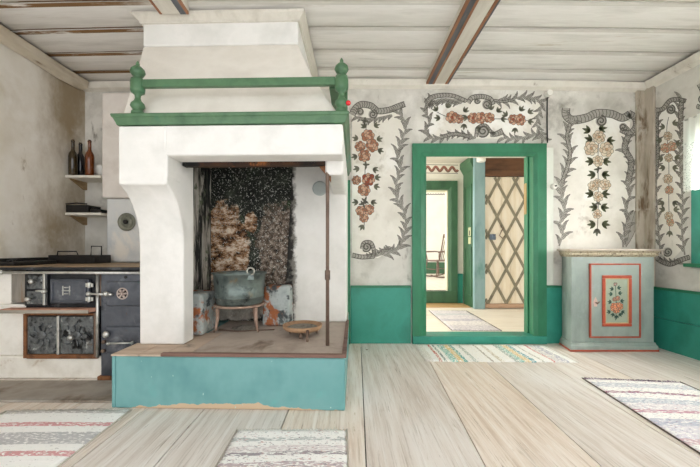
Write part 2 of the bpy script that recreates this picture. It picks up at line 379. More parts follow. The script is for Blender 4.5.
# ---------------------------------------------------------------- wall painting
def smooth(pts, n=8):
    out = []; q = [pts[0]]+list(pts)+[pts[-1]]
    for i in range(1, len(q)-2):
        p0, p1, p2, p3 = q[i-1:i+3]
        for k in range(n):
            u = k/n
            out.append(tuple(.5*(2*p1[d]+(p2[d]-p0[d])*u+(2*p0[d]-5*p1[d]+4*p2[d]-p3[d])*u*u+(3*p1[d]-p0[d]-3*p2[d]+p3[d])*u**3) for d in (0, 1)))
    out.append(tuple(pts[-1])); return out

class Paint:
    """brushwork laid on a wall; coordinates are measured off the photograph and turned into places on that wall"""
    def __init__(s, place): s.mb = MB(); s.place = place
    def pt(s, p, L): return s.mb.v(s.place(p[0], p[1], L))
    def fill(s, poly, mi, L): s.mb._f([s.pt(p, L) for p in poly], mi)
    def stroke(s, pts, w, mi, L):
        n = len(pts); R = []
        for i, p in enumerate(pts):
            a, b = pts[max(i-1, 0)], pts[min(i+1, n-1)]
            dx, dy = b[0]-a[0], b[1]-a[1]; d = math.hypot(dx, dy) or 1
            ww = (w(i/(n-1)) if callable(w) else w)/2
            R.append((s.pt((p[0]-dy/d*ww, p[1]+dx/d*ww), L), s.pt((p[0]+dy/d*ww, p[1]-dx/d*ww), L)))
        for A, B in zip(R, R[1:]): s.mb._f([A[0], B[0], B[1], A[1]], mi)
    def band(s, pts, w, fillm=1, linem=2, hatch=2.0, lw=.75):
        q = smooth(pts); n = len(q)
        W = w if callable(w) else (lambda u: w)
        s.stroke(q, W, fillm, 2)
        side = {1: [], -1: []}
        acc = 0
        for i, p in enumerate(q):
            a, b = q[max(i-1, 0)], q[min(i+1, n-1)]
            dx, dy = b[0]-a[0], b[1]-a[1]; d = math.hypot(dx, dy) or 1; nx, ny = -dy/d, dx/d; ww = W(i/(n-1))/2
            for k in (1, -1): side[k].append((p[0]+k*nx*ww, p[1]+k*ny*ww))
            if i: acc += math.hypot(p[0]-q[i-1][0], p[1]-q[i-1][1])
            if acc > hatch:
                acc = 0
                s.stroke([(p[0]-nx*ww*.9, p[1]-ny*ww*.9), (p[0]+dx/d*.9, p[1]+dy/d*.9), (p[0]+nx*ww*.9, p[1]+ny*ww*.9)], .6, linem, 3)
        for k in (1, -1): s.stroke(side[k], lw, linem, 4)
    def spiral(s, c, r, turns=1.6, a0=0, w=1.1, mi=2, flip=1, fillm=1):
        if fillm is not None: s.fill([(c[0]+r*math.cos(2*PI*k/18), c[1]+r*math.sin(2*PI*k/18)) for k in range(18)], fillm, 2.5)
        pts = []
        for k in range(int(turns*16)+1):
            u = k/(turns*16); a = a0+flip*2*PI*turns*u; rr = r*(1-.85*u)
            pts.append((c[0]+rr*math.cos(a), c[1]+rr*math.sin(a)))
        s.stroke(pts, w, mi, 4)
    def leaf(s, p, ang, L, W, fm, lm, lay=3, curve=.25):
        ca, sa = math.cos(ang), math.sin(ang); up = []; dn = []; mid = []
        for k in range(7):
            u = k/6; w = W*math.sin(PI*min(1, u*.92+.08))**.8*(1-u*.3); off = curve*L*u*u
            for lst, q in ((up, w/2), (dn, -w/2), (mid, 0)):
                x, y = u*L, off+q*(1 if k < 6 else .1); lst.append((p[0]+x*ca-y*sa, p[1]+x*sa+y*ca))
        s.fill(up+dn[::-1], fm, lay)
        if lm is not None:
            s.stroke(up, .42, lm, lay+1); s.stroke(dn, .42, lm, lay+1); s.stroke(mid[:-1], .35, lm, lay+1)
    def acanthus(s, p, ang, L, W, sd, fm, lm, lay):
        """one lobed leaf that leaves the stem and curls outward at its tip"""
        ca, sa = math.cos(ang), math.sin(ang); out = []; inn = []; rib = []; N = 12
        for k in range(N+1):
            u = k/N; off = sd*L*(.10*u+.42*u**2.4); x = L*(u-.18*u**3)
            w = W*(math.sin(PI*min(1, .12+.88*u))**.55)*(1-.25*u)
            lobe = 1+.28*abs(math.sin(u*PI*3.0))
            for lst, q in ((out, sd*w*.5*lobe), (inn, -sd*w*.42), (rib, sd*w*.05)):
                y = off+(q if k < N else q*.25); lst.append((p[0]+x*ca-y*sa, p[1]+x*sa+y*ca))
        s.fill(out+inn[::-1], fm, lay)
        s.stroke(out, .5, lm, lay+.2); s.stroke(inn[3:], .4, lm, lay+.2); s.stroke(rib[1:-2], .38, lm, lay+.2)
        for k in (4, 7): s.stroke([rib[k-1], out[k+1]], .32, lm, lay+.2)
    def fringe(s, pts, step=4, L=6, W=2.6, sides=(1, -1), fm=1, lm=2):
        q = smooth(pts, 10); s.stroke(q, 1.9, fm, 2); s.stroke(q, .5, lm, 2.6); acc = step; k = 0
        for i in range(1, len(q)):
            acc += math.hypot(q[i][0]-q[i-1][0], q[i][1]-q[i-1][1])
            if acc >= step*.95:
                acc = 0; k += 1; a = math.atan2(q[i][1]-q[i-1][1], q[i][0]-q[i-1][0])+PI
                sd = sides[k % len(sides)]
                s.acanthus(q[i], a+sd*.16, L*random.uniform(1.35, 1.85), W*random.uniform(1.15, 1.45), sd, fm, lm, 3+.02*(k % 20))
    def rose(s, c, r, cols, lm):
        """cols: (outer, mid, heart) material indexes; rings of separate outlined petals"""
        lay = 5+random.random()*.5
        for ring, (n, rad, pr) in enumerate(((7, .66, .40), (5, .36, .32), (1, 0, .26))):
            a0 = random.random()*6
            for k in range(n):
                a = a0+2*PI*k/n; cc = (c[0]+r*rad*math.cos(a), c[1]+r*rad*math.sin(a)); rr = r*pr*random.uniform(.85, 1.15)
                circ = [(cc[0]+rr*math.cos(a+2*PI*j/12), cc[1]+rr*math.sin(a+2*PI*j/12)) for j in range(12)]
                s.fill(circ, cols[(k+ring) % 2] if ring < 2 else cols[2], lay+ring+.08*k)
                s.stroke([circ[j % 12] for j in range(-4, 5)], .42, lm, lay+ring+.08*k+.04)
    def sprig(s, c, n=5, r=5, fm=3, lm=2, a0=None):
        a0 = random.random()*6 if a0 is None else a0
        for k in range(n): s.leaf(c, a0+2*PI*k/n+random.uniform(-.3, .3), r*random.uniform(.8, 1.15), r*.48, fm, lm, 3.5, .1)
    def tri(s, c, ang, r, fm, lm):
        for k in (-.65, 0, .65): s.leaf(c, ang+k, r*(1 if k == 0 else .85), r*.42, fm, lm, 3.5, .05)

cream = M('panel_cream_ground', ['#d9d4c8', '#ebe7dd', '#e3ded3'], 3, rough=.92, bump=.3, bscale=18, layers=[('#f3efe6', 2.2, .55, .72), ('#bfb8aa', 4, .58, .74), ('#f6f4ee', 1.6, .5, .64)])
pgrey = M('painted_grey_scroll', ['#9a968e', '#b3afa6'], 20, rough=.9, bump=0)
pline = M('painted_black_line', ['#4f4c46', '#6b675f'], 30, rough=.9, bump=0)
pleaf = M('painted_grey_green_leaf', ['#686959', '#82816f'], 20, rough=.9, bump=0)
dleaf = M('painted_dark_green_leaf', ['#4c5038', '#686a50'], 20, rough=.9, bump=0)
rosea = M('painted_rust_rose', ['#9f654a', '#b07f66'], 30, rough=.9, bump=0)
roseb = M('painted_brown_rose', ['#c79c80', '#d2ad93'], 30, rough=.9, bump=0)
rosec = M('painted_red_rose_heart', ['#8f4530', '#a35a42'], 30, rough=.9, bump=0)
palea = M('painted_pale_rose', ['#d6c6ae', '#e0d2bd'], 20, rough=.9, bump=0)
paleb = M('painted_dusty_rose', ['#cbb096', '#d4bfa6'], 20, rough=.9, bump=0)
palec = M('painted_rose_heart', ['#b08866', '#c09d7c'], 20, rough=.9, bump=0)
redfl = M('painted_faded_red_rose', ['#c98d72', '#d6a48b'], 20, rough=.9, bump=0)
PM = [cream, pgrey, pline, pleaf, dleaf, rosea, roseb, rosec, palea, paleb, palec, redfl]

def on_back(px, py, L): return Vector((PX(px, YB), YB-.0012-.0003*L, PZ(py, YB)))
def on_right(px, py, L):
    Y = XR*F/(px-CX); return Vector((XR-.0012-.0003*L, Y, PZ(py, Y)))

# tall panel between fireplace and doorway
p = Paint(on_back)
p.fill([(352, 108), (362, 103), (380, 108), (398, 110), (406, 126), (399, 152), (401, 170), (398, 195), (405, 222), (400, 245), (378, 258), (352, 258)], 0, 0)
p.fringe([(399, 113), (406, 125), (402, 140), (397, 156), (401, 167), (397, 180), (396, 196), (403, 208), (406, 224), (403, 239), (397, 250), (379, 255)], 3.6, 7, 2.8)
p.band([(352, 115), (356, 108), (362, 104.5), (371, 106), (378, 111), (389, 110), (397, 107), (405, 104)], lambda u: 6.5-1.2*u)
p.spiral((373, 114.5), 4.6, 1.7, -1.5); p.spiral((366.5, 247), 5, 1.7, 2.4, 1.2, 2, -1); p.spiral((360, 112), 4, 1.3, -2.6)
p.band([(362, 249), (364, 243), (371, 243), (374, 252), (372, 258)], 3.5); p.band([(352, 255), (362, 257), (373, 256)], 4.2)
p.fringe([(374, 257), (385, 253), (396, 249)], 3, 7, 3, (1,)); p.fringe([(358, 117), (372, 119), (392, 115)], 4, 5, 2.4, (-1,))
for c, r in [((368, 136), 6.2), ((360, 146.5), 5.4), ((372, 146), 6.4), ((364.5, 156), 6), ((356.5, 180), 4.6), ((364, 190), 6), ((361, 211), 5), ((369, 209.5), 5), ((364, 218), 4.4)]: p.rose(c, r, (5, 6, 6), 2)
p.rose((368.5, 179.5), 6.4, (7, 6, 7), 2)
for c, a in [((366, 127), 3.6), ((374, 126), -.3), ((358, 139), 3.4), ((378, 150), .3), ((359, 168), 2.8), ((373, 169), .3), ((358, 202), 3), ((371, 202), .2), ((363, 225), 2), ((377, 140), -.4), ((357, 156), 2.8), ((374, 186), .2), ((375, 178), -.2)]: p.tri(c, a, 6.5, 3, None)
for c in [(365, 121), (366, 165), (365, 201), (363, 204)]: p.sprig(c, 4, 4)
p.stroke(smooth([(369, 119), (366, 128), (367, 150), (365, 170), (366, 200), (364, 226)]), .7, 2, 3)
p.mb.build('painted_panel', PM, wall_back, label='painted scroll panel with a garland of rust coloured roses, beside the fireplace')

# wide panel over the doorway
p = Paint(on_back)
p.fill([(428, 101), (445, 96), (470, 100), (480, 97), (495, 101), (518, 99), (541, 103), (537, 121), (543, 136), (530, 136), (515, 139), (430, 138), (427, 130), (430, 121), (426, 110)], 0, 0)
p.fringe([(430, 100), (425, 111), (430, 121), (425, 130), (429, 138)], 2.6, 5, 2.4)
p.band([(426, 104), (431, 98), (441, 95.5), (453, 96), (466, 101)], lambda u: 5-1.5*u); p.fringe([(430, 102), (445, 99), (465, 102)], 3, 7, 2.8, (-1,))
p.band([(468, 103), (472, 98), (481, 96.5), (490, 99), (493, 105)], 4.4); p.spiral((487, 104.5), 5, 1.8, -1.2); p.spiral((477, 101), 3.2, 1.2)
p.fringe([(541, 101), (530, 97.5), (519, 97.5), (506, 101), (493, 100)], 3, 6.5, 2.6, (1, -1)); p.band([(494, 100.5), (505, 101.5), (515, 99)], 2.2)
p.fringe([(544, 138), (538, 129), (537, 120), (543, 103)], 2.8, 5.5, 2.4)
p.fringe([(429, 138), (439, 139), (455, 134), (469, 136), (476, 138)], 3, 5, 2.4); p.band([(440, 137.5), (455, 134), (470, 137)], 3.4)
p.spiral((483, 131), 6.5, 1.7, 2.2, 1.4, 2, -1); p.band([(476, 137), (478, 128), (485, 125.5), (490, 131), (494, 134)], 3.2); p.band([(490, 134.5), (496, 134), (503, 131)], lambda u: 3.4+2.5*u)
p.fringe([(503, 138), (519, 139), (531, 135), (543, 138)], 3, 5.5, 2.4)
for c, r in [((452, 117.5), 6), ((459, 119), 4.6), ((473, 118), 5.4), ((481, 118), 5.8), ((489, 118), 5.2), ((513, 119.5), 5), ((520, 120), 5.6)]: p.rose(c, r, (5, 6, 7), 2)
for c, a in [((447, 108), -1.2), ((464, 112), -.9), ((440, 118), 3.1), ((464, 124), 1.6), ((497, 112), -.8), ((501, 119), 0), ((520, 111), -1), ((528, 121), .2), ((515, 128), 1.6), ((491, 110), -1.6), ((507, 116), -2.4), ((467, 117), 2.8), ((478, 126), 1.5), ((437, 111), -2.2), ((528, 113), -.6)]: p.tri(c, a, 6.5, 3, None)
p.stroke(smooth([(437, 112), (445, 116), (460, 119), (480, 119), (500, 119), (520, 120), (532, 121)]), .6, 2, 3)
p.mb.build('painted_panel', PM, wall_back, label='wide painted scroll panel with rust coloured roses above the doorway')

# panel above the cabinet
p = Paint(on_back)
p.fill([(568, 119), (586, 118), (598, 114), (614, 115), (630, 122), (629, 136), (625, 150), (631, 164), (628, 200), (623, 238), (621, 252), (560, 252), (561, 225), (566, 205), (562, 192), (568, 165), (570, 150), (567, 136)], 0, 0)
p.fringe([(571, 122), (566, 136), (570, 151), (568, 167), (561, 181), (561, 195), (565, 208), (560, 222), (563, 231), (559, 246)], 4, 8, 3, (1, -1))
p.band([(570, 124), (567, 137), (570, 152), (567, 168), (562, 182)], 3.4)
p.fringe([(629, 134), (624, 149), (632, 162), (629, 184), (630, 195), (625, 206), (629, 219), (623, 236), (623, 247)], 4, 6.5, 2.8); p.band([(629, 134), (624.5, 148), (631, 162), (628, 182)], 5.5)
p.band([(566, 108), (566, 115), (572, 120), (586, 118), (597, 113.5), (611, 114), (622, 118), (630, 114)], lambda u: 8-1.5*abs(u-.3))
p.band([(628, 113.5), (635, 118), (635.5, 127), (629, 133), (620, 130)], lambda u: 7-3*u)
p.spiral((601, 121), 5.6, 1.8, -1.6, 1.3); p.spiral((623, 127), 4, 1.4, .6)
p.leaf((635, 211), 1.88, 37, 13, 1, 2, 3.2, -.06)
for c, r in [((599, 137), 6.3), ((591, 148.5), 7), ((606.5, 149.5), 7), ((598, 161), 5.4), ((597, 183), 4.4), ((593, 186), 5), ((605, 184.5), 5.4), ((598, 197), 5), ((597, 214), 4.5)]: p.rose(c, r, (8, 9, 10), 3)
for c, a in [((590, 131), 3.4), ((599, 129), -.2), ((592, 140), 3.4), ((607, 141), -.1), ((593, 161), 3), ((603, 161), .1), ((595, 174), 2.9), ((602, 174), .2), ((593, 194), 3.2), ((602, 194), 0), ((597, 207), 3.1), ((601, 207), .1), ((595, 224), 3), ((602, 224), .1)]: p.tri(c, a, 8.5, 4, None)
p.sprig((598, 169), 4, 4); p.sprig((598, 203), 4, 4); p.tri((597, 229), 1.6, 7, 3, 2)
p.stroke(smooth([(600, 126), (598, 150), (598, 180), (598, 210), (597, 236)]), .7, 2, 3)
p.mb.build('painted_panel', PM, wall_back, label='painted scroll panel with pale roses and dark green leaves above the cabinet')

# narrow panel on the window wall
p = Paint(on_right)
p.fill([(658, 112), (668, 102), (680, 102), (681, 135), (680, 160), (682, 205), (682, 250), (670, 262), (660, 252), (657, 205), (658, 150)], 0, 0)
p.fringe([(657, 111), (657, 131), (658, 153), (656, 174), (657, 205), (659, 236), (661, 254)], 4, 6, 2.6, (1, -1)); p.band([(657, 112), (657, 131), (658, 153), (656, 174)], 3.4)
p.fringe([(681, 99), (679.6, 118), (682, 136), (679.6, 153), (681, 177), (683, 205), (682, 229), (685, 255)], 4, 6.5, 2.8); p.band([(682, 99), (681, 118), (683, 136)], 4.5)
p.band([(657, 110), (663, 109), (670, 101), (677, 99.5), (686, 101)], 4); p.spiral((671, 109.5), 4.8, 1.8, -1.4, 1.2)
p.spiral((668, 252), 4.6, 1.7, 2.6, 1.2, 2, -1); p.band([(657, 258), (663, 262), (671, 264), (681, 260), (690, 257)], 4.4); p.fringe([(664, 262), (684, 264)], 3.5, 5, 2.4, (1,))
for c, r, q in [((668, 136), 4.2, (8, 9, 10)), ((665.5, 148), 4.8, (11, 9, 11)), ((672, 146.5), 4.8, (11, 9, 11)), ((669, 158), 4, (8, 9, 8)), ((668, 179), 4.8, (8, 9, 10)), ((669.5, 190), 4.2, (11, 9, 11)), ((669, 216), 4.2, (8, 9, 10)), ((670.5, 222.5), 3.8, (11, 9, 10))]: p.rose(c, r, q, 3)
for c, a in [((665, 127), 3.2), ((673, 124), -.4), ((662, 140), 3), ((676, 143), 0), ((665, 167), 2.8), ((673, 167), .3), ((664, 202), 2.6), ((673, 202), .5), ((670, 231), 1.6), ((663, 158), 2.8), ((675, 157), .3), ((665, 210), 3.4), ((674, 210), -.2)]: p.tri(c, a, 6.5, 3, None)
p.stroke(smooth([(669, 117), (667, 130), (669, 160), (669, 200), (670, 234)]), .6, 2, 3)
p.spiral((703, 99), 4.5, 1.6, 2); p.band([(699, 84), (703, 92), (706, 100), (702, 107), (697, 106)], 4)
p.mb.build('painted_panel', PM, wall_right, label='narrow painted panel with faded roses beside the window')

# ---------------------------------------------------------------- doorway
def mitre(mb, x0, x1, z1, w, yf, outer=.04, inner=.018, z0=0.0, flip=1):
    """casing round an opening x0..x1, top z1, width w; sloped face so the mitres show"""
    A = [(x0-w, z0), (x0-w, z1+w), (x1+w, z1+w), (x1+w, z0)]; B = [(x0, z0), (x0, z1), (x1, z1), (x1, z0)]
    for i in range(3):
        a, a2, b, b2 = A[i], A[i+1], B[i], B[i+1]
        m1 = (b[0]+(a[0]-b[0])*.28, b[1]+(a[1]-b[1])*.28) if not (i == 0) else (b[0]+(a[0]-b[0])*.28, b[1])
        m1 = (b[0]+(a[0]-b[0])*.3, b[1]+(a[1]-b[1])*.3); m2 = (b2[0]+(a2[0]-b2[0])*.3, b2[1]+(a2[1]-b2[1])*.3)
        for (q, q2, dq, r, r2, dr) in ((a, a2, outer, m1, m2, outer*.9), (m1, m2, outer*.9, b, b2, inner)):
            lo = [(q[0], yf, q[1]), (q2[0], yf, q2[1]), (r2[0], yf, r2[1]), (r[0], yf, r[1])]
            hi = [(q[0], yf-flip*dq, q[1]), (q2[0], yf-flip*dq, q2[1]), (r2[0], yf-flip*dr, r2[1]), (r[0], yf-flip*dr, r[1])]
            mb.hexa(lo, hi)
mb = MB(); mitre(mb, DX0, DXC, DC, .122, YB-.001)
door1 = mb.build('door_1', green, **S)
jm = MB()
jm.box(DX0, DX0+.02, YB-.015, YB+T, 0, DZ).box(DX1-.02, DX1, YB+.001, YB+T, 0, DZ).box(DX1-.034, DX1-.02, YB+.09, YB+T, 0, DZ)
jm.build('jamb', green, door1, .003)
MB().box(DX0+.02, DX1-.02, YB+.001, YB+T, DZ-.019, DZ).build('head_jamb', trim_m, door1, .003, label='whitewashed head of the door frame')
MB().box(DX1-.0385, DX1-.034, YB+.105, YB+.15, 1.30, 1.62).build('strike_plate', M('tan_bare_wood', ['#9c7c4e', '#c3a878'], 8, (1, 1, .2)), door1, label='bare tan wood inset in the jamb')
MB().box(DX0-.122, DXC+.122, YB-.05, YB+T, 0.001, .078).build('threshold', teal, door1, .006, label='teal painted threshold board')

# porcelain fittings on the wire beside the doorway
e = E('light_switch', (PX(552, YB), YB-.019, PZ(187, YB)), 'round white porcelain switch on the upright board right of the doorway', 'switch')
MB().lathe([(0, .028), (-.012, .03), (-.03, .026), (-.036, .012)], n=20, axis='y').build('cover', porcelain, e)
MB().lathe([(-.036, .007), (-.05, .008), (-.055, .004)], n=10, axis='y').build('toggle', black_m, e)
e = E('cable_insulator', (PX(546.5, YB), YB-.002, PZ(95, YB)), 'white porcelain insulator with a cable, high on the wall by the doorway corner', 'insulator')
MB().lathe([(0, .03), (-.02, .03), (-.028, .018), (-.04, .018), (-.045, .03), (-.06, .028)], n=16, axis='y').build('knob', porcelain, e)
MB().tube([(0, -.012, -.03), (0, -.008, -.25), (.004, -.008, -.48)], .006, 8).build('cable', black_m, e, label='thin dark cable running down the wall')

# ---------------------------------------------------------------- window on the right wall
win = MB()
def casing_x(mb, y0, y1, z0, z1, w, x):
    mb.box(x-.03, x-.001, y0-w, y0, z0-w, z1+w).box(x-.03, x-.001, y1, y1+w, z0-w, z1+w).box(x-.03, x-.001, y0, y1, z1, z1+w).box(x-.03, x-.001, y0, y1, z0-w, z0)
casing_x(win, WY0, WY1, WZ0, WZ1, .12, XR)
w1 = win.build('window_1', teal, bev=.004, **S)
MB().box(XR-.07, XR+.02, WY0-.14, WY1+.15, WZ0-.115, WZ0-.085).build('window_sill', green, w1, .005)
mb = MB()
for y0, y1 in ((WY0, (WY0+WY1)/2), ((WY0+WY1)/2, WY1)):
    x0, x1 = XR+.06, XR+.10
    mb.box(x0, x1, y0, y0+.045, WZ0, WZ1).box(x0, x1, y1-.045, y1, WZ0, WZ1)
    for z in (WZ0, WZ0+.35, WZ0+.70, WZ1-.045): mb.box(x0, x1, y0+.045, y1-.045, z, z+.045)
mb.build('sash', trim_m, w1, .003)
t = NT('window_glass'); t.b.inputs['Transmission Weight'].default_value = 1; t.b.inputs['IOR'].default_value = 1.02; glass = t.fin('#ffffff', 0.0)
MB().box(XR+.076, XR+.08, WY0+.002, WY1-.002, WZ0+.002, WZ1-.002).build('pane', glass, w1)
# lace curtain: gathered cloth on a rod
cu = E('lace_curtain', (2.95, 2.92, 2.05), 'white lace curtain hanging over the upper half of the window', 'curtain')
t = NT('lace'); tr = t.n.new('ShaderNodeBsdfTransparent'); tl = t.n.new('ShaderNodeBsdfTranslucent'); tl.inputs[0].default_value = lin('#fbfaf4')
ms = t.n.new('ShaderNodeMixShader'); ms2 = t.n.new('ShaderNodeMixShader'); out = t.n['Material Output']
t.fin('#f7f5ee', .9)
vo = t.n.new('ShaderNodeTexVoronoi'); vo.inputs['Scale'].default_value = 85; t.link(t.co.outputs['Object'], vo.inputs['Vector'])
sz = t.sep()[2]
body = t.step(sz, -.20, -.215)   # open net below the heading band
hole = t.math('MULTIPLY', t.math('MULTIPLY', t.step(vo.outputs['Distance'], .36, .28), body), .45)
ms2.inputs[0].default_value = .45; t.link(t.b.outputs[0], ms2.inputs[1]); t.link(tl.outputs[0], ms2.inputs[2])
t.link(hole, ms.inputs[0]); t.link(ms2.outputs[0], ms.inputs[1]); t.link(tr.outputs[0], ms.inputs[2]); t.link(ms.outputs[0], out.inputs[0]); lace = t.m
mb = MB(); cols = []
for i in range(121):
    y = 2.92-1.3*i/120
    cols.append([mb.v(2.905+.012*math.sin(i*.9)*(1-.2*j)+.004*math.sin(i*.37), y, 2.045-.06*0-.61*j/6-(.012*abs(math.sin(i*.45)) if j == 6 else 0)) for j in range(7)])
for A, B in zip(cols, cols[1:]):
    for j in range(6): mb._f([A[j], B[j], B[j+1], A[j+1]], 0, True)
mb.build('cloth', lace, cu, world=True)
MB().tube([(2.915, 2.94, 2.04), (2.915, 1.6, 2.04)], .006).tube([(2.915, 2.94, 2.04), (2.999, 2.94, 2.04)], .005).build('rod', steel, cu, world=True)

# ---------------------------------------------------------------- fireplace
RZ = math.radians(-1.6); FO = Vector((-.68, 1.98, 0))
fp = E('fireplace', FO, 'big white plastered open fireplace with teal hearth base and green mantel', 'fireplace', RZ)
Rinv = Matrix.Rotation(-RZ, 4, 'Z')
def L(px, py, Y): return Rinv @ (P(px, py, Y)-FO)
HZ = .318; BK = 1.405            # hearth height, depth to the room wall
# hearth base with worn front
t = NT('worn_teal_hearth_paint')
col = t.ramp(t.noise(2.2, 4, (1, 1, .8)), [(.3, '#578f90'), (.5, '#74a8a8'), (.72, '#609b9b')])
col = t.mix(t.step(t.noise(6, 5, (1, 1, 1)), .6, .8), col, '#6aadaa')
xyz = t.sep()
n2 = t.math('MULTIPLY', t.noise(9, 6, (1, 1, .6)), .075)
env = t.math('SUBTRACT', 1.0, t.math('ABSOLUTE', t.math('MULTIPLY', t.math('SUBTRACT', xyz[0], -.03), 2.1)))
lim = t.math('SUBTRACT', t.math('ADD', n2, t.math('MULTIPLY', env, .03)), .025)
chip = t.step(t.math('SUBTRACT', lim, xyz[2]), 0.0, .002)
col = t.mix(chip, col, '#cbb294')
col = t.mix(t.step(t.noise(38, 3, (1, 1, .5), .5), .715, .73), col, '#b7d6cd')
t.bump(t.noise(20, 4), .1, .004)
hearth_teal = t.fin(col, .5)
MB().box(-.672, .680, 0, BK, 0.001, HZ-.012).box(-.695, -.672, 0, .24, 0.001, HZ-.012).build('hearth_base', hearth_teal, fp, .008, label='teal painted hearth base with chipped lower edge')
mb = MB()
mb.box(-.695, -.53, -.006, .24, HZ-.011, HZ)
for x0, x1 in ((-.672, -.53), (-.527, -.385), (-.382, -.24)): mb.box(x0, x1, .241 if x0 < -.6 else -.006, .52 if x0 < -.35 else .5, HZ-.011, HZ)
mb.build('hearth_planks', hearth_wood, fp, .003)
mb = MB(); mb.box(-.237, .677, -.004, BK, HZ-.011, HZ); mb.box(-.35, -.237, .5, BK, HZ-.011, HZ-.001)
mb.build('hearth_plate', hearth_plate, fp, .002)
mb = MB()
mb.box(-.39, .688, -.02, .012, HZ-.006, HZ+.013); mb.box(.662, .688, .012, .98, HZ-.006, HZ+.011)
mb.build('edge_iron', edge_iron, fp, .003, label='rusty iron edging')
# left pier with its corbel
PXR = -.365
prof = [(0, 1.315), (.012, 1.312), (.07, 1.272), (.12, 1.215), (.162, 1.14), (.186, 1.06), (.196, .98), (.20, HZ+.001), (.34, HZ+.001), (.34, 1.660), (0, 1.660)]
mb = MB(); PL = -.655
rows = [[mb.v(x, p[0], p[1]) for p in prof] for x in (PL, PXR)]
mb._f(rows[0]); mb._f(rows[1][::-1])
for i in range(len(prof)): mb._f([rows[0][i], rows[0][(i+1) % len(prof)], rows[1][(i+1) % len(prof)], rows[1][i]], 0, 1 <= i <= 6)
mb.box(PL, PXR-.15, .3405, BK, HZ+.001, 1.660)
mb.build('side_pier', white_plaster, fp, .022, seg=3)
# front and right lintels
mb = MB(); mb.box(PXR-.01, .668, 0, .16, 1.482, 1.660)
mb.prism([(PXR-.02, 1.30), (PXR+.004, 1.36), (PXR+.004, 1.660), (PXR-.02, 1.660)], 'y', .001, .16)
mb.build('lintel', white_plaster, fp, .016, seg=3)
MB().box(.55, .668, .162, .99, 1.40, 1.660).build('side_lintel', white_plaster, fp, .02, seg=3)
# back of the fire chamber
yb = .955
MB().box(PXR-.148, .668, yb+.041, BK, HZ+.001, 1.660).build('rear_masonry', white_plaster, fp, .01)
MB().box(PXR-.148, .664, yb, yb+.04, HZ+.001, 1.660).build('chamber_back', chamber_m, fp, label='soot blackened back of the fire chamber')
mb = MB()
a = L(293, 160, 2.92).x; b = L(284, 320, 2.92).x
mb.hexa([(b, yb-.035, HZ+.002), (.667, yb-.035, HZ+.002), (.667, yb-.001, HZ+.002), (b, yb-.001, HZ+.002)],
        [(a, yb-.035, 1.659), (.667, yb-.035, 1.659), (.667, yb-.001, 1.659), (a, yb-.001, 1.659)])
mb.build('chamber_plaster', smoke_plaster, fp, .012, label='whitewashed right side of the fire chamber')
# sooty lining on the left pier, inner face
mb = MB(); mb.box(PXR-.1495, PXR-.144, .342, yb-.001, HZ+.002, 1.659)
mb.build('chamber_lining', soot_wall, fp, label='soot streaked left side of the fire chamber')
# two low brick piers in the chamber corners
MB().hexa([(PXR-.143, .42, HZ+.002), (PXR+.022, .42, HZ+.002), (PXR+.022, .68, HZ+.002), (PXR-.143, .68, HZ+.002)],
          [(PXR-.143, .43, .625), (PXR+.018, .43, .612), (PXR+.018, .68, .612), (PXR-.143, .68, .625)]).build('brick_pier', pier_m, fp, .022, seg=3, label='low flaking brick pier on the left of the fire')
a = L(263, 300, 2.76).x; b = L(291, 300, 2.76).x
MB().hexa([(a, .74, HZ+.002), (b, .74, HZ+.002), (b, yb-.04, HZ+.002), (a, yb-.04, HZ+.002)],
          [(a+.01, .75, .638), (b-.01, .75, .645), (b-.01, yb-.04, .645), (a+.01, yb-.04, .638)]).build('brick_pier', pier_m, fp, .025, seg=3, label='low flaking brick pier on the right of the fire')
# iron: bar behind the lintel, upright rod with bracket, round damper
MB().box(PXR+.01, .545,   .162, .215, 1.462, 1.492).build('lintel_bar', M('sooty_rusty_bar', ['#15110e', '#4a2f1c', '#261a12'], 4, (1, 1, 1), .85, bump=.5, layers=[('#93592c', 5, .58, .66), ('#0f0e0d', 4, .5, .6)]), fp, .003, label='rusty iron bar under the hood')
q = L(327.5, 347, 2.14)
mb = MB().lathe([(HZ+.012, .012), (.74, .011), (.745, .017), (.80, .017), (.805, .011), (1.20, .011), (1.38, .012), (1.478, .012)], (q.x, q.y, 0), 10)
rod = mb.build('support_rod', dull_iron, fp)
MB().prism([(q.x-.055, 1.461), (q.x+.02, 1.461), (q.x+.02, 1.36), (q.x-.005, 1.40)], 'y', q.y+.014, q.y+.045).build('bracket', rust_iron, fp, .002, label='rusty corner bracket')
d = L(319.8, 188.5, 2.88)
MB().lathe([(0, .062), (-.012, .062), (-.016, .055)], (d.x, yb-.036, d.z), 28, axis='y').build('damper_disc', M('grey_damper_paint', ['#a5adaa', '#bcc4c0'], 6, rough=.6), fp, label='round grey damper plate')
# smoke chamber ceiling
MB().box(PXR+.001, .547, .162, .34, 1.635, 1.659).box(PXR-.143, .547, .3405, yb-.037, 1.635, 1.659).build('smoke_vault', soot, fp, label='soot black underside of the hood')
# mantel shelf moulding
def ring_mould(mb, x0, x1, y0, y1, prof):
    """prof: (projection, z) swept round left, front and right"""
    R = []
    for (o, z) in prof: R.append([mb.v(x0-o, y1, z), mb.v(x0-o, y0-o, z), mb.v(x1+o, y0-o, z), mb.v(x1+o, y1, z)])
    for A, B in zip(R, R[1:]):
        for i in range(3): mb._f([A[i], A[i+1], B[i+1], B[i]])
    for A, B in ((R[-1], None), (R[0], None)): mb._f(A)
    mb._f([r[0] for r in R]); mb._f([r[3] for r in R])
mb = MB()
ring_mould(mb, -.655, .676, 0, BK, [(0, 1.663), (.005, 1.663), (.009, 1.676), (.020, 1.702), (.024, 1.704), (.028, 1.716), (.026, 1.724)])
mb.build('mantel_shelf', mantel_green, fp, .003)
MB().box(.648, .667, .0, BK, 1.49, 1.6505).build('side_board', mantel_green, fp, .003) if False else None
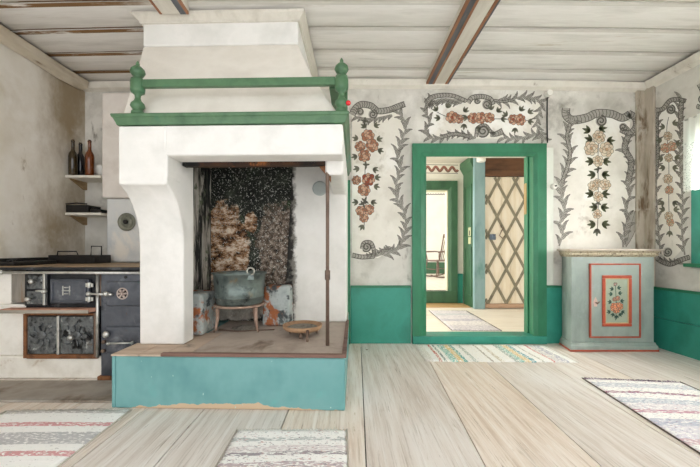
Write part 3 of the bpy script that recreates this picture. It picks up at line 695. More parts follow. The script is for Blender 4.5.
# hood: sloping breast, then the straight chimney, then a board under the ceiling
def frust(mb, r0, z0, r1, z1, mi=0):
    q = lambda r, z: [(r[0], r[2], z), (r[1], r[2], z), (r[1], r[3], z), (r[0], r[3], z)]
    mb.hexa(q(r0, z0), q(r1, z1), mi)
A0 = (-.655, .645, .03, BK); A1 = (-.70, .50, .185, BK); A2 = (-.785, .335, .44, BK)
mb = MB(); frust(mb, A0, 1.7245, A1, 1.985); mb.build('hood', hood_plaster, fp, .012, label='lower slope of the plastered hood')
mb = MB(); frust(mb, (A1[0], A1[1]-.012, A1[2]+.012, BK), 1.986, A2, 2.39); mb.build('hood', hood_plaster, fp, .012, label='upper slope of the plastered hood')
MB().box(A2[0], A2[1], A2[2], BK, 2.391, 2.605).build('chimney', white_plaster, fp, .012)
mb = MB(); ring_mould(mb, A2[0], A2[1], A2[2], BK, [(.002, 2.548), (.014, 2.549), (.018, 2.562), (.045, 2.588), (.055, 2.606)])
mb.build('chimney_moulding', bw, fp, .003, label='whitewashed wooden moulding under the ceiling')
# rail and turned posts on the mantel
bx_l, bx_r = L(137, 100, 2.0).x, L(341.5, 100, 1.965).x
bp = [(0, .030), (.008, .036), (.022, .034), (.028, .022), (.034, .028), (.052, .040), (.068, .036), (.084, .021), (.10, .015), (.118, .017), (.124, .024), (.130, .026),
      (.134, .037), (.15, .0395), (.19, .0395), (.212, .036), (.216, .022), (.224, .015), (.232, .030), (.252, .0415), (.27, .037), (.286, .020), (.292, .009), (.302, .011), (.312, .007), (.320, .002)]
post0 = MB().lathe(bp, n=20).build('post', mantel_green, fp); post0.location = (bx_l, .012, 1.7245)
post1 = post0.copy(); C.objects.link(post1); post1.parent = fp; post1.location = (bx_r, .012, 1.7245)
MB().box(bx_l+.036, bx_r-.036, -.006, .026, 1.884, 1.930).build('rail', mantel_green, fp, .004)
MB().box(bx_r-.075, bx_r+.02, .052, .70, 1.884, 1.930).build('rail', mantel_green, fp, .004)
MB().box(bx_r+.012, bx_r+.034, .056, .08, 1.7245, 1.883).build('post', mantel_green, fp, .003)

# small red ball on the mantel corner
o = MB().ball((0, 0, .0145), .0145).build('red_ball', flat('red_gloss', '#d8202a', .25))
o.location = Rinv.inverted() @ Vector((bx_r+.040, -.026, 0)) + FO + Vector((0, 0, 1.752)); tag(o, 'tiny red ball on the right turned post of the green mantel', 'ball')

# ---------------------------------------------------------------- things on the hearth
tv = E('pot_trivet', (-.805, 2.60, HZ), 'rusty three-legged iron trivet under the kettle', 'trivet')
zt = .205
MB().lathe([(zt-.014, .155), (zt-.014, .188), (zt, .188), (zt, .155), (zt-.014, .155)], n=36, caps=False).build('ring', pot_base, tv)
for ang in (218, 330, 65):
    a = math.radians(ang); c, s_ = math.cos(a), math.sin(a)
    MB().tube([(.165*c, .165*s_, zt-.012), (.168*c, .168*s_, .10), (.178*c, .178*s_, .03), (.195*c, .195*s_, .0105)], [.017, .013, .010, .009], 8).build('leg', pot_base, tv)
kt = E('kettle', (-.805, 2.60, HZ+zt+.001), 'large tarnished copper kettle standing on the trivet in the fireplace', 'kettle')
MB().lathe([(.0, .150), (.004, .166), (.02, .172), (.05, .178), (.052, .183), (.06, .183), (.062, .179), (.14, .186), (.222, .192), (.226, .203), (.236, .203), (.238, .19), (.22, .184), (.06, .172), (.02, .15), (.018, .01)], n=40).build('bowl', copper_pot, kt)
def torus(mb, c, R, r, axis, n=22):
    pts = []
    for k in range(n):
        a = 2*PI*k/n; u, w = R*math.cos(a), R*math.sin(a)
        pts.append(Vector(c)+Vector({'x': (0, u, w), 'y': (u, 0, w)}[axis]))
    mb.tube(pts, r, 7, closed=True); return mb
torus(MB(), (.125, -.152, .252), .026, .006, 'y').build('ring_handle', M('pale_iron', ['#a09c92', '#c9c5ba'], 12, rough=.4, metal=.4), kt, label='pale ring handle')
for q in ((.10, .15, -.158, -.146, .19, .226), (-.02, .02, .185, .197, .21, .235)): MB().box(*q).build('lug', copper_pot, kt, .002)

pan = E('shallow_pan', (-.305, 2.44, HZ), 'shallow rusty round pan on the hearth beside the upright rod', 'pan')
pan_m = M('rusty_tan_pan', ['#8f6c4e', '#b79473', '#a37f5f'], 9, rough=.7, metal=.2, bump=.3, layers=[('#55483d', 6, .58, .72)])
MB().lathe([(.045, .09), (.045, .125), (.055, .136), (.078, .142), (.08, .136), (.062, .126), (.056, .02)], n=36).build('dish', pan_m, pan)
MB().lathe([(.057, .12), (.064, .10), (.066, .01)], n=24).build('ash_fill', ash, pan, label='grey ash in the dish')
for ang in (270, 30, 150):
    a = math.radians(ang); MB().tube([(.10*math.cos(a), .10*math.sin(a), .048), (.115*math.cos(a), .115*math.sin(a), 0.004)], [.012, .009], 8).build('foot', dull_iron, pan)
MB().tube([(.05, -.128, .06), (.052, -.165, .035), (.055, -.19, .008)], [.012, .010, .009], 8).build('handle', dull_iron, pan)

mb = MB(); n = 18; rings = []
for r_, h in ((1, 0), (.8, .006), (.55, .016), (.25, .022)):
    rings.append([mb.v(-.78+.11*r_*math.cos(2*PI*k/n)*random.uniform(.85, 1.15), 2.66+.085*r_*math.sin(2*PI*k/n)*random.uniform(.85, 1.15), HZ+.001+h*random.uniform(.7, 1.2)) for k in range(n)])
for A, B in zip(rings, rings[1:]):
    for k in range(n): mb._f([A[k], A[(k+1) % n], B[(k+1) % n], B[k]], 0, True)
mb._f(rings[-1])
o = origin(mb.build('ash_heap', ash, kind='stuff'), (-.78, 2.66, HZ)); tag(o, 'low heap of grey ash on the hearth under the trivet', 'ash')
tg = E('fire_tongs', (-.90, 2.47, HZ), 'thin iron fire tongs lying on the hearth in front of the trivet', 'tongs')
for dy in (0, .02): MB().tube([(-.06, .10+dy, .006), (.1, .06+dy*.5, .006), (.36, .13-dy*.3, .006)], .0045, 6).build('arm', dull_iron, tg)

# ---------------------------------------------------------------- flue block beside the fireplace
fb = E('flue_block', (-1.87, 3.17, .814), 'plastered flue block above the stove, left of the fireplace', 'flue')
x0, x1 = -2.272, -1.47
MB().box(x0, x1, 3.17, 3.397, PZ(198, 3.17), 2.40).build('flue_breast', pink_plaster, fb, .018, True, 3)
MB().box(x0+.03, x1, 3.195, 3.397, .814, PZ(198, 3.17)-.001).build('flue_base', grey_plaster, fb, .014, True, 3, label='grey lower face of the flue')
c = P(127, 222, 3.195)
dm = MB().lathe([(0, .082), (-.006, .085), (-.012, .08), (-.014, .062), (-.009, .058), (-.009, .046), (-.016, .042), (-.018, .026), (-.012, .022)], (c.x, 3.194, c.z), 32, axis='y').build('damper', M('verdigris_iron', ['#5a5b50', '#8a8b7d', '#6e6f63'], 12, rough=.5, metal=.4, bump=.3), fb, world=True, label='round iron damper')
MB().lathe([(0, .02), (-.02, .02), (-.026, .012)], (c.x, 3.182, c.z), 16, axis='y').build('knob', black_m, dm, world=False).matrix_parent_inverse = fb.matrix_basis.inverted()

# shelves in the corner and what stands on them
def shelf(py, label):
    z = PZ(py, 3.16)
    o = E('corner_shelf', ((XL-2.275)/2, 3.28, z), label, 'shelf')
    MB().prism([(XL+.001, 3.155), (-2.276, 3.165), (-2.276, 3.398), (XL+.001, 3.398)], 'z', z-.024, z).build('board', trim_m, o, .004, True)
    MB().prism([(3.20, z-.024), (3.398, z-.024), (3.398, z-.10), (3.37, z-.10)], 'x', XL+.002, XL+.024).build('bracket', brown_wood, o, 0, True)
    return z
z1 = shelf(175, 'small wooden corner shelf carrying the bottles, left of the flue')
z2 = shelf(212.5, 'small wooden corner shelf carrying black baking tins, under the bottle shelf')
def bottle_mat(name, c, w):
    t = NT(name); t.b.inputs['Transmission Weight'].default_value = w; t.b.inputs['Coat Weight'].default_value = .5; return t.fin(c, .12)
bprof = [(z*1.1, r) for z, r in [(0, .03), (.004, .036), (.16, .037), (.185, .033), (.21, .018), (.225, .014), (.285, .0135), (.287, .016), (.297, .016), (.299, .012)]]
for px, Y, c, w, lab in ((73, 3.19, '#3a2c10', .2, 'dark brown bottle with amber sheen, leftmost of the three on the shelf'), (80.5, 3.285, '#16151c', .1, 'black bottle, middle one of the three on the corner shelf'), (89.7, 3.20, '#7a3a0c', .35, 'reddish amber bottle next to the white bowl on the corner shelf')):
    e = E('bottle', (PX(px, Y), Y, z1+.001), lab, 'bottle', 0, 'bottles on the corner shelf')
    MB().lathe(bprof, n=20).build('body', bottle_mat('glass_'+c[1:], c, w), e)
    MB().lathe([(.3295, .0115), (.338, .011)], n=12).build('cork', flat('cork_'+c[1:], '#5a4630'), e)
e = E('white_bowl', (-2.385, 3.325, z1+.001), 'small white bowl at the right end of the bottle shelf', 'bowl')
MB().lathe([(0, .03), (.012, .03), (.018, .038), (.055, .058), (.1, .066), (.122, .068), (.122, .063), (.06, .05), (.025, .02)], n=28).build('bowl', porcelain, e)
e = E('baking_tin', (-2.52, 3.24, z2+.001), 'long black baking tin on the lower corner shelf by the left wall', 'tin')
mb = MB(); mb.box(-.075, .13, -.08, .09, 0, .01); 
for b in ((-.075, .13, -.08, -.072), (-.075, .13, .082, .09), (-.075, -.067, -.072, .082), (.122, .13, -.072, .082)): mb.box(b[0], b[1], b[2], b[3], .01, .07)
mb.build('tray', black_m, e, .003)
MB().tube([(-.07, -.084, .078), (.03, -.088, .085), (.125, -.084, .078)], .006).build('rim_wire', black_m, e)
e = E('flat_iron_griddle', (-2.335, 3.26, z2+.001), 'flat black iron griddle on the lower corner shelf against the flue', 'griddle')
MB().box(-.045, .052, -.09, .10, 0, .032).build('plate', black_m, e, .008)
MB().tube([(-.03, -.085, .036), (-.02, -.07, .05), (.04, -.07, .05), (.045, -.085, .036)], .005).build('handle', black_m, e)

# ---------------------------------------------------------------- iron cook stove
YS = 2.43
st = E('cook_stove', (-2.0, YS, 0), 'old built-in black cast iron cook stove left of the fireplace', 'stove')
def SX(px): return PX(px, YS)
def SZ(py): return PZ(py, YS)
def sb(name, px0, px1, py0, py1, y0, y1, m, bev=.003, parent=None, **kw):
    """a plate or block on the stove front: front face at y0, back at y1"""
    mb = MB().box(SX(px0), SX(px1), y0, y1, SZ(py1), SZ(py0))
    return mb.build(name, m, parent or st, bev, parent is None, **kw)
def sub(o):
    return o
XS1 = -1.362
MB().box(XL+.003, SX(101), YS+.02, 3.16, .001, SZ(357)).build('plinth', M('dirty_white_plaster', ['#d8d2c6', '#efebe2', '#e4dfd5'], 4, bump=.4, bscale=16, rough=.9, layers=[('#a3835a', 4, .6, .75), ('#5f5347', 6, .68, .8)]), st, .012, True, label='white plastered plinth')
MB().box(XL+.003, SX(22.5), YS+.03, 3.16, SZ(357)+.001, SZ(305)).box(XL+.003, SX(7), YS+.03, 3.16, SZ(305), SZ(274)).build('side_wall', M('flaking_white_masonry', ['#dcd8ce', '#f2efe8', '#e8e4dc'], 4, bump=.4, bscale=16, rough=.9, layers=[('#b5aca0', 5, .62, .76)]), st, .01, True, label='white masonry beside the stove front')
MB().box(SX(22.6), XS1, YS+.025, 3.16, SZ(357)+.001, SZ(270)).build('body', iron, st, .004, True)
MB().box(SX(101.1), XS1, YS+.025, 3.16, .001, SZ(357)).build('right_foot', iron, st, .004, True)
# top slab, iron edge and nickel rail
TZ = .812
MB().box(XL+.003, XS1, YS-.028, 3.165, SZ(270)+.001, TZ).build('top_plate', M('sooty_stone_top', ['#6d5844', '#a98f70', '#8b745a'], 7, (.5, 1, 1), .6, bump=.3, layers=[('#2c241d', 6, .54, .68), ('#8f5f3c', 8, .62, .72)]), st, .004, True, label='brown sooty stove top')
MB().box(XL+.003, XS1, YS-.036, YS-.0285, SZ(270)+.001, TZ-.003).build('top_edge', iron, st, .002, True, label='black iron edge of the stove top')
MB().tube([(SX(9), YS-.055, SZ(272)), (XS1-.01, YS-.055, SZ(272.5))], .010, 10).ball((SX(9), YS-.055, SZ(272)), .016).build('rail', steel, st, 0, True, label='bright steel towel rail')
for px in (25, 60, 99, 137): MB().tube([(SX(px), YS-.055, SZ(272.2)), (SX(px), YS+.03, SZ(272.2))], .006, 6).build('rail_bracket', iron, st, 0, True)
MB().box(XL+.004, XL+.03, YS+.0, 3.16, TZ+.001, TZ+.055).build('back_rim', black_m, st, .004, True, label='black rim along the left wall')
MB().prism([(SX(7.5), SZ(303)), (SX(23), SZ(303)), (SX(23), SZ(274)), (SX(7.5), SZ(274))], 'y', YS+.028, YS+.06).build('end_panel', M('rust_blue_sheet', ['#6d6a66', '#99938a', '#7e7468'], 6, (2, 1, .3), .6, .3, layers=[('#8a6444', 5, .54, .68, (2, 1, .3)), ('#56677a', 4, .62, .74)]), st, .002, True)
# firebox doors
fd = sb('firebox_frame', 24, 47, 273.5, 306, YS+.005, YS+.024, iron)
for (a, b, kx, ky, lab) in ((275, 289, 36.5, 281, 'upper'), (291, 304, 33, 298.5, 'lower')):
    d = sb('firebox_door', 28, 44, a, b, YS-.012, YS+.004, mottled_iron, .005, label=lab+' small firebox door')
    k = MB().lathe([(0, .006), (-.02, .007), (-.026, .016), (-.036, .016), (-.042, .006)], (SX(kx)+2.0, -.012, SZ(ky)), 12, axis='y').build('knob', steel, d)
sb('frame_post', 44.4, 46.8, 273, 305, YS-.016, YS+.004, steel)
MB().tube([(SX(40), YS-.03, SZ(290.5)), (SX(46), YS-.03, SZ(290.5))], .008).tube([(SX(43), YS-.03, SZ(290.5)), (SX(43), YS+.005, SZ(290.5))], .006).ball((SX(48), YS-.03, SZ(291)), .018).build('latch', steel, st, 0, True)
# oven door with a cast relief and hinges
od = sb('oven_door', 50, 89, 279, 303.5, YS-.004, YS+.024, blue_iron, .006)
mb = MB(); x0, x1, za, zb = SX(52)+2, SX(87)+2, SZ(302), SZ(280.5)
for b in ((x0, x1, za, za+.012), (x0, x1, zb-.012, zb), (x0, x0+.012, za, zb), (x1-.012, x1, za, zb)): mb.box(b[0], b[1], -.012, -.004, b[2], b[3])
mb.build('raised_border', blue_iron, od, .003)
mb = MB(); cx_, cz_ = SX(67)+2, SZ(290.5)
for dx in (-.024, .024): mb.box(cx_+dx-.004, cx_+dx+.004, -.010, -.003, cz_-.034, cz_+.034)
mb.box(cx_-.03, cx_+.03, -.010, -.003, cz_-.004, cz_+.004).box(cx_-.016, cx_+.016, -.010, -.003, cz_+.018, cz_+.026).box(cx_-.016, cx_+.016, -.010, -.003, cz_-.026, cz_-.018)
mb.build('cast_emblem', steel, od, .002, label='pale cast emblem')
for py in (285, 299):
    MB().box(SX(86.5)+2, SX(94)+2, -.012, -.003, SZ(py+2), SZ(py-2)).lathe([(-.02, .011), (.02, .011)], (SX(90.5)+2, -.012, SZ(py)), 10).build('hinge', steel, od, .002)
MB().tube([(SX(98), YS-.004, SZ(274)), (SX(98), YS-.004, SZ(357))], .011).build('column', steel, st, 0, True)
MB().tube([(SX(100.8), YS+.004, SZ(274)), (SX(100.8), YS+.004, SZ(306))], .008).build('column', dull_iron, st, 0, True)
# ledge
MB().prism([(SX(7), YS-.055), (SX(94), YS-.055), (SX(97), YS+.024), (SX(22), YS+.024), (SX(8), YS+.024)], 'z', SZ(311.5), SZ(308)).build('ledge', pink_stone, st, .003, True, label='rust red ledge under the firebox')
MB().box(SX(7), SX(94.5), YS-.064, YS-.0555, SZ(312)+.001, SZ(309)+.002).build('ledge_trim', M('pale_worn_iron', ['#8b857b', '#b8b1a5'], 10, (.3, 1, 1), .5, .3), st, .002, True)
# ash doors
mb = MB()
for a, b, c, d_ in ((22.6, 26, 314, 358.5), (26, 97, 354.5, 359), (26, 97, 313.5, 315.5)): mb.box(SX(a), SX(b), YS+.002, YS+.024, SZ(d_), SZ(c))
mb.build('ash_frame', rust_iron, st, .003, True, label='rusty frame round the lower doors')
def relief(mb, x0, x1, z0, z1, y):
    cx, cz = (x0+x1)/2, (z0+z1)/2
    for k in range(8):
        a = 2*PI*k/8; r1, r2 = .02, min(x1-x0, z1-z0)*.42
        mb.tube([(cx+r1*math.cos(a), y, cz+r1*math.sin(a)), (cx+r2*.7*math.cos(a+.25), y-.004, cz+r2*.75*math.sin(a+.25)), (cx+r2*math.cos(a-.1), y, cz+r2*math.sin(a-.1))], [.004, .007, .003], 6)
    mb.lathe([(y+.004, .035), (y-.005, .032), (y-.008, .015)], (cx, 0, cz), 16, axis='y')
for (a, b, knob) in ((27.5, 57, False), (60.5, 93, True)):
    d = sb('ash_door', a, b, 316.5, 354, YS-.002, YS+.024, mottled_iron, .005, label='mottled iron lower door' + (' with knob' if knob else ''))
    mb = MB(); relief(mb, SX(a)+2, SX(b)+2, SZ(354), SZ(316.5), -.004); mb.build('cast_relief', mottled_iron, d)
    if knob: MB().lathe([(0, .008), (-.022, .008), (-.028, .019), (-.04, .018), (-.046, .006)], (SX(74.5)+2, -.004, SZ(336.5)), 14, axis='y').build('knob', steel, d)
sb('frame_post', 57.6, 60, 315.6, 354.4, YS-.010, YS+.024, steel)
sb('frame_post', 94, 96.8, 312.5, 357, YS-.006, YS+.023, dull_iron)
# right column with two doors
rc = MB().box(SX(102.2), XS1, YS-.012, YS+.024, SZ(378), SZ(273)).build('front_panel', blue_iron, st, .004, True, label='blue grey cast iron front panel')
MB().lathe([(0, .011), (-.004, .011)], (SX(127)+2, -.012, SZ(277)), 14, axis='y').build('vent_hole', black_m, rc)
ud = MB().box(SX(109), XS1-.004, YS-.034, YS-.0125, SZ(305.5), SZ(281)).build('upper_door', blue_iron, st, .009, True)
mb = MB(); rx, rz_ = SX(125.5)+2, SZ(293)
mb.lathe([(-.034, .042), (-.038, .040), (-.038, .034), (-.035, .033)], (rx, 0, rz_), 28, axis='y', caps=False)
for k in range(6):
    a = PI*k/3; mb.tube([(rx+.008*math.cos(a), -.036, rz_+.008*math.sin(a)), (rx+.022*math.cos(a), -.038, rz_+.022*math.sin(a)), (rx+.033*math.cos(a), -.036, rz_+.033*math.sin(a))], [.004, .009, .005], 6)
mb.lathe([(-.034, .009), (-.045, .008), (-.048, .003)], (rx, 0, rz_), 12, axis='y'); mb.build('rosette', M('rosette_metal', ['#b0a09a', '#d0c0b8'], 10, rough=.5, metal=.3), ud)
MB().lathe([(-.0345, .0335), (-.0355, .0335)], (rx, 0, rz_), 20, axis='y').build('rosette_hole', black_m, ud)
MB().tube([(SX(94)+2, -.05, SZ(293)), (SX(113)+2, -.05, SZ(293.5))], [.008, .009], 8).ball((SX(94)+2, -.05, SZ(293)), .017).ball((SX(111)+2, -.05, SZ(293)), .020).tube([(SX(111)+2, -.05, SZ(293)), (SX(111)+2, -.03, SZ(293))], .007).tube([(SX(113)+2, -.05, SZ(293.5)), (SX(117)+2, -.045, SZ(293.8))], [.014, .008]).build('latch_handle', steel, ud)
ld = MB().box(SX(109), XS1-.004, YS-.034, YS-.0125, SZ(352), SZ(326)).build('lower_door', blue_iron, st, .009, True)
MB().tube([(SX(112)+2, -.052, SZ(341.5)), (SX(137)+2, -.052, SZ(341))], .007).ball((SX(113)+2, -.052, SZ(341.5)), .012).tube([(SX(136)+2, -.052, SZ(341)), (SX(136)+2, -.03, SZ(341))], .011).build('latch_bar', steel, ld)
MB().lathe([(-.034, .008), (-.05, .008), (-.056, .024), (-.066, .022), (-.072, .008)], (SX(111.5)+2, 0, SZ(332.5)), 14, axis='y').build('knob', steel, ld)
for px, py in ((105.5, 350), (106, 341)): MB().lathe([(-.012, .012), (-.03, .014), (-.036, .006)], (SX(px)+2, 0, SZ(py)), 12, axis='y').build('bolt', dull_iron, rc)
sb('foot_bar', 100, 113, 375, 380, YS-.03, YS+.02, rust_iron, .004)
# the front-mounted children above were drawn from the stove's own origin
# black roasting tin on the stove top
zt = TZ
e = E('roasting_tin', (-2.36, 3.03, zt+.001), 'black roasting tin with a wire handle at the back of the stove top', 'tin')
mb = MB(); mb.box(-.20, .20, -.10, .11, 0, .012)
for b in ((-.20, .20, -.10, -.09), (-.20, .20, .10, .11), (-.20, -.19, -.09, .10), (.19, .20, -.09, .10)): mb.box(b[0], b[1], b[2], b[3], .012, .072)
mb.build('tray', black_m, e, .004)
MB().tube([(-.12, -.10, .07), (-.11, -.105, .105), (.05, -.105, .105), (.06, -.10, .07)], .005).build('wire_handle', black_m, e)
MB().tube([(.17, -.10, .07), (.175, -.10, .15), (.19, .0, .15), (.19, .0, .07)], .005).build('wire_handle', black_m, e)
e = E('griddle_plate', (-2.50, 2.70, zt+.001), 'dark iron griddle plate lying on the stove top by the left wall', 'griddle')
MB().prism([(-.062, -.2), (.05, -.19), (.07, .17), (-.06, .19)], 'z', 0, .03).build('plate', black_m, e, .006)
MB().tube([(.0, -.185, .034), (.01, -.15, .048), (.035, -.15, .048), (.04, -.185, .034)], .005).build('handle', black_m, e)

# stone slab in the floor before the stove
o = MB().prism([(XL+.003, 2.075), (-1.375, 2.065), (-1.372, YS-.036), (XL+.003, YS-.036)], 'z', .001, .014).build('hearthstone', slab_m, bev=.004)
tag(origin(o, (-2.0, 2.25, 0)), 'stained grey hearthstone set in the floor before the stove', 'hearthstone')

# ---------------------------------------------------------------- painted cabinet
cab = E('painted_cabinet', (2.465, 3.13, 0), 'low pale green painted cabinet with a red framed flower door, in the right corner', 'cabinet')
cab_m = M('pale_green_cabinet', ['#79857e', '#9ba69f', '#8a958e'], 2.4, (1, 1, .5), .45, bump=.1, layers=[('#7b8a80', 3, .58, .76, (1, 1, .4)), ('#a8b2b4', 2.4, .58, .75)])
red_m = M('red_orange_paint', ['#9c3420', '#b8543a', '#aa442c'], 9, rough=.5, bump=.1)
cor_m = M('marbled_cornice', ['#57472f', '#b8ac94', '#877759'], 34, rough=.6, bump=.5, bscale=60, layers=[('#6d5c44', 40, .6, .7)])
YC = 3.13; cx0, cx1 = PX(571.4, YC)-2.465, PX(654, YC)-2.465; yb_ = YB-.045-YC; s_in = .055
# canted footprint: front cx0..cx1, back slightly narrower
foot = [(cx0, 0), (cx1, 0), (cx1-.045, yb_), (cx0+s_in, yb_)]
def grow(fp_, g): return [(fp_[0][0]-g, -g), (fp_[1][0]+g, -g), (fp_[2][0]+g, yb_), (fp_[3][0]-g, yb_)]
zc = .872
MB().prism(foot, 'z', .08, zc).build('body', cab_m, cab, .004)
mb = MB()
def cabring(mb, levels):
    R = [[mb.v(p[0], p[1], z) for p in grow(foot, g)] for g, z in levels]
    for A, B in zip(R, R[1:]):
        for i in range(4): mb._f([A[i], A[(i+1) % 4], B[(i+1) % 4], B[i]])
    mb._f(R[0]); mb._f(R[-1])
cabring(mb, [(.022, .016), (.022, .05), (.012, .062), (.008, .08)]); mb.build('plinth', cab_m, cab, .003)
mb = MB(); cabring(mb, [(.026, .001), (.026, .0155)]); mb.build('base_line', red_m, cab, .002, label='red painted bottom edge')
mb = MB(); cabring(mb, [(.004, zc-.006), (.012, zc), (.026, zc+.018), (.022, zc+.026), (.036, zc+.050)]); mb.build('cornice', cor_m, cab, .003, label='marbled beige cornice')
mb = MB(); cabring(mb, [(.046, zc+.0505), (.052, zc+.055), (.052, zc+.064), (.046, zc+.068)]); mb.build('top', M('reddish_grey_top', ['#a79a8c', '#c9beb1', '#b8a696'], 8, (.3, 1, 1), .55, layers=[('#a4664c', 7, .58, .7)]), cab, .002)
def CXp(px): return PX(px, YC)-2.465
def CZp(py): return PZ(py, YC)
dx0, dx1, dz0, dz1 = CXp(588.8), CXp(639.5), CZp(337.5), CZp(263.5)
door = MB().box(dx0+.012, dx1-.012, -.012, -.0005, dz0+.012, dz1-.012).build('door', cab_m, cab, .003)
def frame(mb, x0, x1, z0, z1, w, y0, y1):
    mb.box(x0, x1, y0, y1, z0, z0+w).box(x0, x1, y0, y1, z1-w, z1).box(x0, x0+w, y0, y1, z0+w, z1-w).box(x1-w, x1, y0, y1, z0+w, z1-w); return mb
frame(MB(), dx0, dx1, dz0, dz1, .013, -.018, -.0005).build('red_border', red_m, door, .003, label='red border moulding')
ix0, ix1, iz0, iz1 = CXp(600.8), CXp(630), CZp(326), CZp(275.2)
frame(MB(), ix0, ix1, iz0, iz1, .028, -.024, -.012).build('panel_frame', red_m, door, .005, label='orange red inner frame')
frame(MB(), ix0+.027, ix1-.027, iz0+.027, iz1-.027, .009, -.020, -.012).build('panel_bead', M('ochre_bead', ['#a8946a', '#c8b88e'], 9), door, .002, label='ochre bead')
MB().box(ix0+.034, ix1-.034, -.0155, -.0125, iz0+.034, iz1-.034).build('panel', M('grey_green_panel', ['#919b88', '#a9b19f'], 4), door)
def on_panel(px, py, Lr): return Vector((CXp(px), -.0158-.0003*Lr, CZp(py)))
p = Paint(on_panel)
p.stroke(smooth([(614, 320), (615, 308), (614.5, 295), (614, 283)]), .6, 1, 1)
for c, r, a, b in (((613, 307), 4.2, 0, 3), ((617.5, 306), 3.8, 0, 3), ((615, 309.5), 3.4, 3, 0), ((616, 298), 2.4, 4, 3), ((613, 299), 2, 4, 3), ((613.8, 284), 1.8, 4, 5)):
    p.rose(c, r, (a, b, a), 2)
for c, a in (((609, 311), 2.8), ((620, 311), .5), ((612, 313), 1.9), ((618, 313), 1.0), ((610, 302), 3.3), ((619, 301), -.2), ((611, 294), 3.2), ((617, 293), -.1), ((612, 289), 3.3), ((616, 288), -.3), ((615, 315), 1.5)): p.tri(c, a, 4.2, 1, None)
p.mb.build('flower_painting', [M('painted_orange_flower', ['#d9764a', '#e59368'], 30), M('painted_bottle_green_leaf', ['#24423a', '#3b5a4c'], 30), pline, M('painted_coral_flower', ['#e08a5e', '#eaa27c'], 30), M('painted_pink_flower', ['#c97f70', '#d99c8c'], 30), porcelain], door, label='painted orange flowers with dark leaves')
mb = MB(); kx, kz = CXp(594.5), CZp(302)
mb.prism([(kx-.012, kz-.04), (kx+.012, kz-.04), (kx+.02, kz), (kx+.01, kz+.03), (kx, kz+.05), (kx-.01, kz+.03), (kx-.02, kz)], 'y', -.014, -.0122)
mb.build('escutcheon', M('faded_rose_plate', ['#c3a294', '#d8bcae'], 10, metal=.1), door, .001)
MB().tube([(kx, -.014, kz-.004), (kx+.002, -.034, kz-.002)], .005).tube([(kx-.004, -.035, kz-.012), (kx+.02, -.036, kz+.008)], .006).build('key', dull_iron, door)
for py in (275, 327): MB().lathe([(-.02, .007), (.02, .007)], (dx1+.004, -.010, CZp(py)), 10).build('hinge', cab_m, door)

# ---------------------------------------------------------------- rag rugs
def rug_mat(name, axis, span, stops, speck, weave=70, hatch=None):
    """stops: (fraction along span, colour); speck: (colour, amount)"""
    t = NT(name); xyz = t.sep(); a = xyz[axis]
    jit = t.math('MULTIPLY', t.math('SUBTRACT', t.noise(30, 3), .5), .012)
    f = t.math('DIVIDE', t.math('ADD', t.math('ADD', a, jit), span/2), span)
    col = t.ramp(f, stops, True)
    st_ = (1, .35, 1) if axis == 0 else (.35, 1, 1)
    for c, scale, lo, hi in speck: col = t.mix(t.step(t.noise(scale, 2, st_, .5, 0, (lo*9, hi*5, 0)), lo, hi), col, c)
    w = t.n.new('ShaderNodeTexWave'); w.inputs['Scale'].default_value = weave/6.2832*3.2; w.inputs['Distortion'].default_value = 1.2
    w.bands_direction = 'X' if axis == 0 else 'Y'; t.link(t.co.outputs['Object'], w.inputs['Vector'])
    n = t.noise(90, 2)
    t.bump(t.math('ADD', w.outputs['Fac'], n), .32, .004)
    return t.fin(col, .95)
def rug(name, cx, cy, lx, ly, rz, m, label, edge, selv='#5e5148', z0=.0015):
    e = E(name, (cx, cy, z0), label, 'rug', rz, 'rag rugs on the floor')
    mb = MB(); nx, ny = max(8, int(lx/.03)), max(8, int(ly/.03)); top = []; bot = []
    for j in range(ny+1):
        tr_, br_ = [], []
        for i in range(nx+1):
            x, y = -lx/2+lx*i/nx, -ly/2+ly*j/ny
            ex = (.005*math.sin(j*1.9)+.004*math.sin(j*.7)) if i in (0, nx) else 0
            ey = (.005*math.sin(i*2.1)+.004*math.sin(i*.6)) if j in (0, ny) else 0
            h = .007+.0025*math.sin(x*9+y*4)+.002*math.sin(y*13-x*5)+random.uniform(-.0006, .0006)
            if i in (0, nx) or j in (0, ny): h *= .55
            tr_.append(mb.v(x+ex, y+ey, h)); br_.append(mb.v(x+ex, y+ey, 0))
        top.append(tr_); bot.append(br_)
    for j in range(ny):
        for i in range(nx):
            mb._f([top[j][i], top[j][i+1], top[j+1][i+1], top[j+1][i]], 0, True); mb._f([bot[j][i], bot[j+1][i], bot[j+1][i+1], bot[j][i+1]])
    for j in range(ny):
        for i in (0, nx): mb._f([top[j][i], top[j+1][i], bot[j+1][i], bot[j][i]])
    for i in range(nx):
        for j in (0, ny): mb._f([top[j][i], top[j][i+1], bot[j][i+1], bot[j][i]])
    mb.build('weave', m, e)
    # knotted ends
    for sg in (1, -1):
        mb = MB(); long_y = ly >= lx; span = lx if long_y else ly
        for k in range(int(span/.016)):
            u = -span/2+span*k/(span/.016); (x, y), (dx, dy) = ((u, sg*ly/2), (0, sg)) if long_y else ((sg*lx/2, u), (sg, 0))
            r = random.uniform(.008, .022); jx = random.uniform(-.006, .006)
            mb.tube([(x-dx*.004, y-dy*.004, .004), (x+dx*r+abs(dy)*jx, y+dy*r+abs(dx)*jx, .0025)], [.0035, .0022], 5)
        mb.build('fringe', edge, e)
    if selv:
        sm_ = flat(name+'_selvedge', selv, .95)
        for sg in (1, -1):
            mb = MB()
            if ly >= lx: mb.tube([(sg*(lx/2+.003), -ly/2+ly*k/20, .004) for k in range(21)], .0038, 6)
            else: mb.tube([(-lx/2+lx*k/20, sg*(ly/2+.003), .004) for k in range(21)], .0038, 6)
            mb.build('selvedge', sm_, e)
    return e
